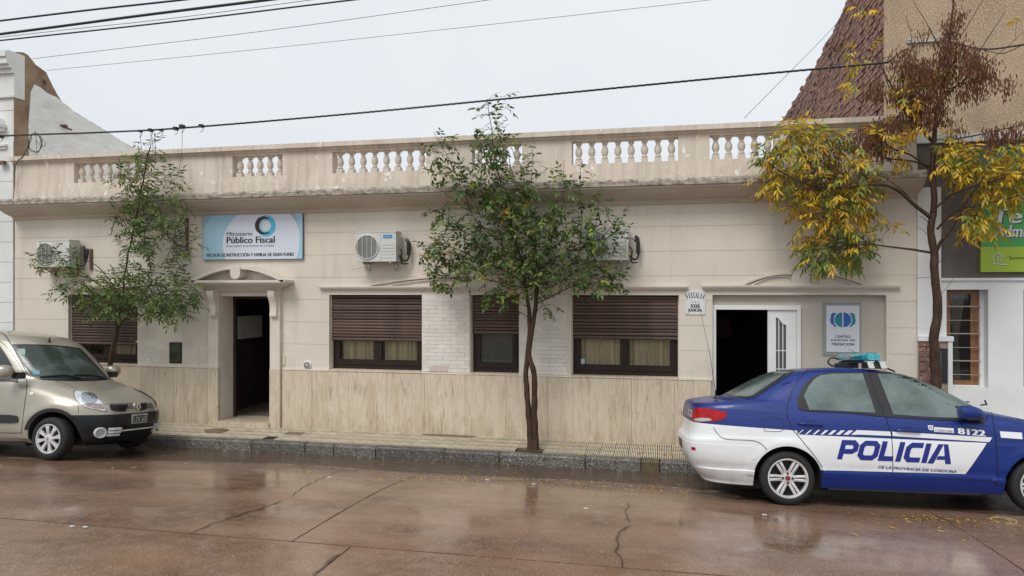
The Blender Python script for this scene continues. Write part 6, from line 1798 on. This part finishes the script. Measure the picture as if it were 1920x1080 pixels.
# middle tree: forked slim trunk, dense dark green crown with a few orange leaves
tr = [(.052, .024, (0, .02), [(997, 852), (994, 815), (991, 775), (987, 735), (986, 700), (989, 660), (993, 610), (990, 570), (983, 525), (975, 480)]),
      (.056, .026, (.02, -.02), [(1001, 852), (1003, 815), (1002, 770), (1002, 725), (1000, 695), (992, 665), (996, 625), (1003, 585), (1006, 550), (1006, 520)])]
br = [(.016, .004, (.02, .05), [(975, 480), (962, 430), (945, 370), (930, 300), (920, 230), (913, 185)]),
      (.018, .004, (-.02, -.1), [(1006, 520), (1004, 470), (990, 420), (975, 370), (960, 320), (952, 280)]),
      (.012, .003, (.0, -.2), [(983, 530), (940, 505), (895, 485), (850, 465), (815, 458), (788, 462)]),
      (.012, .003, (.0, .25), [(1004, 556), (1040, 535), (1075, 510), (1105, 480), (1135, 440), (1160, 410)]),
      (.010, .003, (.0, -.2), [(1004, 570), (1050, 548), (1090, 530), (1130, 520), (1168, 528)]),
      (.010, .003, (.0, .1), [(1050, 520), (1062, 470), (1060, 410), (1056, 350), (1058, 300)]),
      (.010, .003, (.0, -.1), [(976, 490), (930, 450), (890, 410), (865, 350), (838, 290), (812, 248)]),
      (.009, .003, (.0, .2), [(962, 435), (920, 410), (870, 390), (830, 360), (806, 345)]),
      (.008, .003, (.0, -.2), [(998, 450), (996, 390), (997, 330), (998, 278)]),
      (.008, .003, (.0, .1), [(1080, 500), (1090, 430), (1088, 370), (1088, 318)]),
      (.007, .003, (.0, -.15), [(1110, 480), (1115, 430), (1120, 395), (1122, 370)]),
      (.009, .003, (.0, -.25), [(985, 540), (940, 530), (890, 520), (850, 520), (830, 515)]),
      (.008, .003, (.0, .15), [(998, 600), (975, 585), (950, 570), (930, 560)]),
      (.008, .003, (.0, .2), [(1003, 590), (1015, 575), (1035, 570)])]
bl_ = [(955, 430, 105, 100, 300, 'g'), (940, 350, 60, 70, 100, 'g'), (870, 480, 80, 60, 150, 'g'), (1060, 460, 85, 75, 150, 'g'), (990, 515, 85, 50, 110, 'g'), (1095, 520, 70, 28, 70, 'g'), (1130, 450, 40, 45, 36, 'g'),
       (828, 290, 26, 48, 38, 'g'), (862, 350, 34, 42, 44, 'g'), (928, 280, 42, 50, 66, 'g'), (918, 215, 22, 34, 12, 'g'), (948, 205, 8, 30, 3, 'g'), (997, 300, 20, 34, 12, 'g'), (1056, 350, 22, 50, 20, 'g'), (1090, 350, 18, 36, 14, 'g'), (1118, 400, 22, 34, 18, 'g'),
       (1155, 420, 22, 24, 12, 'g'), (1150, 522, 28, 16, 18, 'g'), (815, 465, 30, 18, 24, 'g'), (830, 520, 25, 22, 22, 'g'), (940, 560, 40, 22, 36, 'g'), (1035, 575, 14, 10, 5, 'g'), (830, 400, 28, 26, 16, 'g'), (965, 385, 30, 20, 5, 'o')]
LS = {'g': dict(L=.093, w=.042, rachis=.15, pairs=2, droop=.28, cols=[(0, .42), (1, .36), (2, .17), (5, .035), (4, .015)]), 'o': dict(L=.098, w=.04, rachis=.12, pairs=2, droop=.4, cols=[(3, .5), (4, .5)])}
make_tree('slim forked street tree with a dense green crown before the middle window', (998, 850), -.66, tr, br, bl_, 5, LS, dens=1.12)

# left tree: airy, narrow leaflets, behind the van
y1 = -.66
tr = [(.052, .032, (0, 0), [(188, 822), (192, 780), (197, 740), (203, 700), (211, 660), (218, 625), (221, 602), (224, 580)]), ]
br = [(.018, .010, (0, .05), [(224, 580), (230, 545), (233, 520), (240, 480), (250, 435), (258, 395), (266, 350), (274, 310), (282, 275)]),
      (.012, .003, (0, -.2), [(222, 595), (210, 565), (190, 535), (160, 520), (125, 512), (100, 520)]),
      (.011, .003, (0, .2), [(226, 560), (205, 525), (180, 498), (150, 485), (110, 478), (70, 480)]),
      (.011, .003, (0, -.1), [(219, 615), (240, 590), (265, 565), (300, 548), (340, 545), (372, 545)]),
      (.010, .003, (0, .2), [(229, 540), (250, 522), (285, 510), (320, 520), (350, 532)]),
      (.008, .003, (0, -.2), [(248, 445), (235, 420), (222, 405), (208, 400)]),
      (.008, .003, (0, .15), [(252, 430), (275, 425), (305, 435), (335, 458), (370, 468)]),
      (.007, .003, (0, -.1), [(262, 370), (245, 340), (232, 325)]),
      (.007, .003, (0, .1), [(264, 360), (290, 340), (320, 330)]),
      (.007, .003, (0, .1), [(256, 400), (285, 385), (315, 380), (350, 375)]),
      (.008, .003, (0, .1), [(219, 625), (230, 605), (245, 590), (250, 570)])]
bl_ = [(245, 560, 85, 34, 120, 'g'), (165, 540, 55, 26, 55, 'g'), (315, 560, 55, 36, 95, 'g'), (240, 520, 50, 24, 40, 'g'), (90, 482, 32, 18, 12, 'g'), (130, 500, 30, 22, 18, 'g'), (112, 540, 18, 12, 8, 'g'), (262, 445, 34, 48, 75, 'g'), (270, 385, 34, 38, 55, 'g'),
       (272, 315, 24, 38, 34, 'g'), (284, 278, 13, 14, 6, 'g'), (306, 425, 34, 24, 26, 'g'), (350, 462, 28, 16, 18, 'g'), (222, 405, 20, 14, 12, 'g'), (232, 325, 18, 18, 14, 'g'), (325, 335, 24, 22, 16, 'g'), (250, 345, 20, 22, 14, 'g'), (335, 380, 26, 20, 14, 'g'), (195, 572, 50, 22, 30, 'g'), (350, 540, 26, 20, 18, 'g'),
       (265, 320, 14, 14, 3, 'y'), (315, 505, 30, 18, 14, 'g')]
LS = {'g': dict(L=.105, w=.029, rachis=.20, pairs=3, droop=.30, cols=[(0, .48), (1, .30), (2, .20), (5, .02)]), 'y': dict(L=.09, w=.026, rachis=.14, pairs=2, droop=.4, cols=[(3, .6), (5, .4)])}
make_tree('airy young green tree with narrow leaves rising behind the silver van', (200, 800), y1, tr, br, bl_, 11, LS, dens=1.25)

# right tree: yellow autumn leaves below, bare top hung with brown seed bunches
tr = [(.078, .042, (0, 0), [(1754, 900), (1753, 820), (1753, 740), (1755, 690), (1752, 650), (1750, 635), (1757, 595), (1754, 540), (1751, 500), (1752, 475), (1746, 430), (1750, 400)]), ]
br = [(.042, .010, (0, 0), [(1750, 400), (1752, 360), (1748, 310), (1752, 265), (1756, 220), (1766, 170), (1775, 110), (1783, 50), (1787, 0), (1792, -70)]),
      (.028, .006, (0, -.5), [(1745, 408), (1715, 385), (1685, 358), (1650, 346), (1605, 349), (1560, 352), (1515, 346), (1475, 328), (1438, 303)]),
      (.018, .004, (0, -.35), [(1748, 474), (1710, 468), (1665, 462), (1625, 458), (1580, 462), (1545, 470)]),
      (.022, .005, (0, .1), [(1752, 270), (1725, 240), (1698, 210), (1680, 175), (1660, 140), (1640, 105)]),
      (.016, .004, (0, -.1), [(1744, 312), (1710, 302), (1670, 298), (1640, 290), (1610, 278)]),
      (.016, .004, (0, .2), [(1746, 318), (1705, 290), (1660, 275), (1635, 262)]),
      (.026, .010, (0, -.3), [(1752, 478), (1765, 455), (1782, 430), (1800, 400), (1820, 365), (1845, 330)]),
      (.016, .004, (0, -.4), [(1757, 430), (1785, 400), (1830, 385), (1880, 375), (1925, 362)]),
      (.016, .004, (0, -.2), [(1750, 395), (1780, 368), (1825, 350), (1880, 335), (1930, 325)]),
      (.016, .003, (0, .2), [(1764, 190), (1790, 165), (1815, 140), (1850, 75), (1884, 22)]),
      (.010, .003, (0, 0), [(1766, 175), (1810, 150), (1860, 110), (1920, 60)]),
      (.014, .004, (0, -.2), [(1750, 285), (1790, 262), (1840, 252), (1890, 240), (1940, 232)]),
      (.009, .003, (0, .1), [(1690, 205), (1668, 170), (1655, 120), (1648, 60), (1620, 10)]),
      (.008, .003, (0, 0), [(1695, 215), (1715, 150), (1710, 80), (1698, 30)]),
      (.008, .003, (0, 0), [(1773, 110), (1755, 75), (1735, 40), (1710, 0)]),
      (.008, .003, (0, 0), [(1775, 105), (1800, 70), (1825, 30), (1850, -10)]),
      (.009, .003, (0, -.3), [(1600, 349), (1570, 380), (1540, 400), (1500, 405)]),
      (.009, .003, (0, -.3), [(1640, 346), (1600, 375), (1570, 400), (1540, 418)]),
      (.009, .003, (0, -.3), [(1560, 352), (1530, 320), (1505, 285), (1490, 250)]),
      (.009, .003, (0, -.2), [(1650, 346), (1610, 322), (1580, 290), (1560, 260)]),
      (.008, .003, (0, -.2), [(1720, 390), (1690, 355), (1650, 330), (1610, 318)]),
      (.007, .003, (0, 0), [(1752, 430), (1735, 412), (1722, 405)]), (.005, .002, (0, 0), [(1752, 520), (1732, 520), (1712, 523)]), (.005, .002, (0, 0), [(1754, 560), (1775, 540), (1790, 520)]),
      (.006, .002, (0, -.1), [(1752, 500), (1775, 480), (1795, 478), (1812, 484)]), (.005, .002, (0, 0), [(1750, 455), (1735, 435), (1718, 425)])]
Y_, G_, MX, K_ = 'y', 'g', 'm', 'key'
bl_ = [(1475, 300, 50, 50, 44, MX), (1450, 340, 42, 22, 20, Y_), (1520, 270, 58, 42, 44, MX), (1540, 335, 60, 40, 46, MX), (1500, 372, 40, 26, 20, Y_), (1610, 300, 55, 32, 32, MX), (1440, 290, 24, 34, 12, G_), (1480, 240, 26, 16, 8, Y_), (1600, 395, 50, 24, 18, Y_), (1580, 370, 48, 30, 44, MX), (1535, 410, 40, 25, 26, Y_), (1620, 355, 34, 28, 28, MX),
       (1500, 245, 26, 20, 16, Y_), (1555, 255, 30, 20, 18, MX), (1560, 475, 62, 26, 62, G_), (1620, 455, 40, 18, 20, G_), (1520, 455, 26, 18, 14, Y_), (1580, 435, 36, 16, 20, G_), (1660, 250, 26, 20, 10, Y_), (1685, 290, 25, 15, 8, Y_),
       (1800, 300, 46, 40, 58, MX), (1860, 330, 48, 40, 64, Y_), (1910, 330, 34, 48, 44, MX), (1830, 405, 40, 18, 26, Y_), (1895, 375, 24, 12, 9, MX), (1860, 425, 18, 12, 6, Y_), (1900, 270, 30, 20, 18, MX), (1775, 270, 22, 26, 12, Y_), (1810, 440, 12, 12, 4, Y_),
       (1612, 100, 20, 22, 7, Y_), (1590, 155, 12, 9, 4, Y_), (1620, 15, 15, 9, 4, Y_), (1708, 180, 26, 38, 16, Y_), (1745, 132, 12, 8, 3, Y_), (1905, 42, 8, 6, 1, Y_), (1710, 235, 22, 18, 7, Y_), (1665, 425, 10, 12, 4, Y_),
       (1755, 150, 42, 48, 55, K_), (1782, 85, 26, 42, 24, K_), (1715, 125, 38, 28, 34, K_), (1830, 120, 38, 26, 30, K_), (1735, 205, 42, 30, 34, K_), (1645, 165, 20, 20, 9, K_), (1690, 165, 34, 28, 24, K_), (1670, 225, 28, 16, 12, K_), (1632, 255, 24, 22, 22, K_), (1660, 272, 22, 12, 9, K_), (1560, 300, 34, 18, 12, K_),
       (1530, 330, 22, 20, 9, K_), (1870, 250, 34, 12, 14, K_), (1905, 235, 14, 14, 6, K_), (1820, 160, 26, 20, 14, K_), (1790, 240, 20, 12, 4, K_), (1788, 35, 18, 34, 12, K_), (1812, 95, 26, 20, 8, K_), (1880, 150, 22, 16, 5, K_), (1690, 100, 22, 20, 6, K_), (1730, 60, 14, 14, 3, K_), (1595, 262, 12, 10, 3, K_)]
LS = {'y': dict(L=.112, w=.030, rachis=.17, pairs=3, droop=.75, lift=-.1, cols=[(3, .66), (4, .07), (5, .27)]), 'm': dict(L=.112, w=.030, rachis=.17, pairs=3, droop=.7, lift=-.1, cols=[(3, .44), (5, .27), (2, .15), (4, .05), (0, .09)]),
      'g': dict(L=.112, w=.030, rachis=.18, pairs=3, droop=.65, lift=-.1, cols=[(2, .35), (0, .35), (5, .18), (3, .12)]), 'key': dict(n=17)}
make_tree('tall autumn tree with yellow leaves and brown seed bunches behind the police car', (1752, 890), -.66, tr, br, bl_, 21, LS, dens=1.45)

# ------------------------------------------------------------------ fallen leaves and litter
LF = [LM[3], LM[4], LM[6], M('straw_leaf', (.45, .33, .14), .5), M('pale_litter', (.55, .56, .58), .5)]
r_ = random.Random(3)
b = B()
def drop(b, x, y, z, L_=.06, mi=None, flat_=.12):
    a = r_.uniform(0, 6.28); d = Vector((math.cos(a), math.sin(a), r_.uniform(-.02, flat_)))
    add_leaf(b, Vector((x, y, z + .006)), d, Vector((0, 0, 1)), L_, L_ * r_.uniform(.22, .4), r_.choices([0, 1, 2, 3], [.45, .2, .12, .23])[0] if mi is None else mi, r_, .10)
def swz(y): return -.035 * (-y) / .8
for k in range(130):
    x = r_.gauss(.1, .95) if k < 85 else r_.uniform(-5.5, 2.2); y = -r_.uniform(.03, .88)
    drop(b, x, y, swz(y) + .001, r_.uniform(.035, .085), flat_=.3)
for px, py in ((640 + 1258 / 3, 780 + 183 / 3), (640 + 1250 / 3, 780 + 205 / 3), (640 + 1440 / 3, 780 + 197 / 3), (640 + 1735 / 3, 780 + 228 / 3), (640 + 1812 / 3, 780 + 235 / 3), (640 + 735 / 3, 780 + 163 / 3), (640 + 1450 / 3, 780 + 183 / 3), (640 + 1345 / 3, 780 + 275 / 3)):
    q = P(px, py, -.5); t_ = (py - 820) / 50; drop(b, q.x, -.1 - .75 * max(0, min(1, t_)), swz(-.4), .09, 0, .4)
tag(part('fallen_leaves', b, LF, None, kind='stuff', recalc=False), 'scattered yellow fallen leaves on the tiled sidewalk', 'fallen leaves')
b = B()
for k in range(560):
    u = r_.random()
    if u < .45: px = r_.uniform(840, 1290); py = 893 + (px - 840) * .068 + r_.gauss(0, 6)
    elif u < .62: px = r_.uniform(690, 900); py = 896 + r_.gauss(0, 3) + (px - 690) * .03
    elif u < .85: px = r_.gauss(1780, 90); py = 958 + (px - 1600) * .06 + abs(r_.gauss(0, 12))
    else: px = r_.uniform(0, 1920); py = r_.uniform(885, 1060)
    q = PG(px, min(py, 1075), road_zs)
    if q.y > -.95: continue
    z = max(road_zs(q.y) + .004, -.2 + .052 * (-.92 - q.y)) if q.y > -2 else road_zs(q.y)
    drop(b, q.x, q.y, z, r_.uniform(.02, .065) * (1 if u < .85 else .6), None, .15)
for px, py in ((993, 932), (1240, 916), (1130, 914), (812, 898), (575, 888), (345, 870), (257, 877), (214, 878), (990 + 137, 914), (1610, 1007), (1772, 1000), (1683, 994)):
    q = PG(px, py, road_zs); drop(b, q.x, q.y, road_zs(q.y) + .006, .085, r_.choice([0, 0, 1, 3]), .3)
for px, py in ((913, 902), (1000, 910), (1098, 956), (618, 897), (1433, 968), (355, 848), (135, 990), (160, 991)):
    q = PG(px, py, road_zs); z = road_zs(q.y) + .012
    b.box(q.x - .02, q.x + .022, q.y - .008, q.y + .01, z, z + .008, 4)
# swirl of straw by the front wheel
q0 = PG(1880, 978, road_zs)
for k in range(7):
    a0 = r_.uniform(0, 6.28); rr = r_.uniform(.07, .15); ps = [Vector((q0.x + rr * math.cos(a0 + t * .25), q0.y + rr * .9 * math.sin(a0 + t * .25), road_zs(q0.y) + .012 + .004 * math.sin(t))) for t in range(8)]
    b.tube(ps, .0035, 4, 3)
tag(part('fallen_leaves', b, LF, None, kind='stuff', recalc=False), 'wet yellow and brown leaf litter drifted along the gutter and road', 'leaf litter')
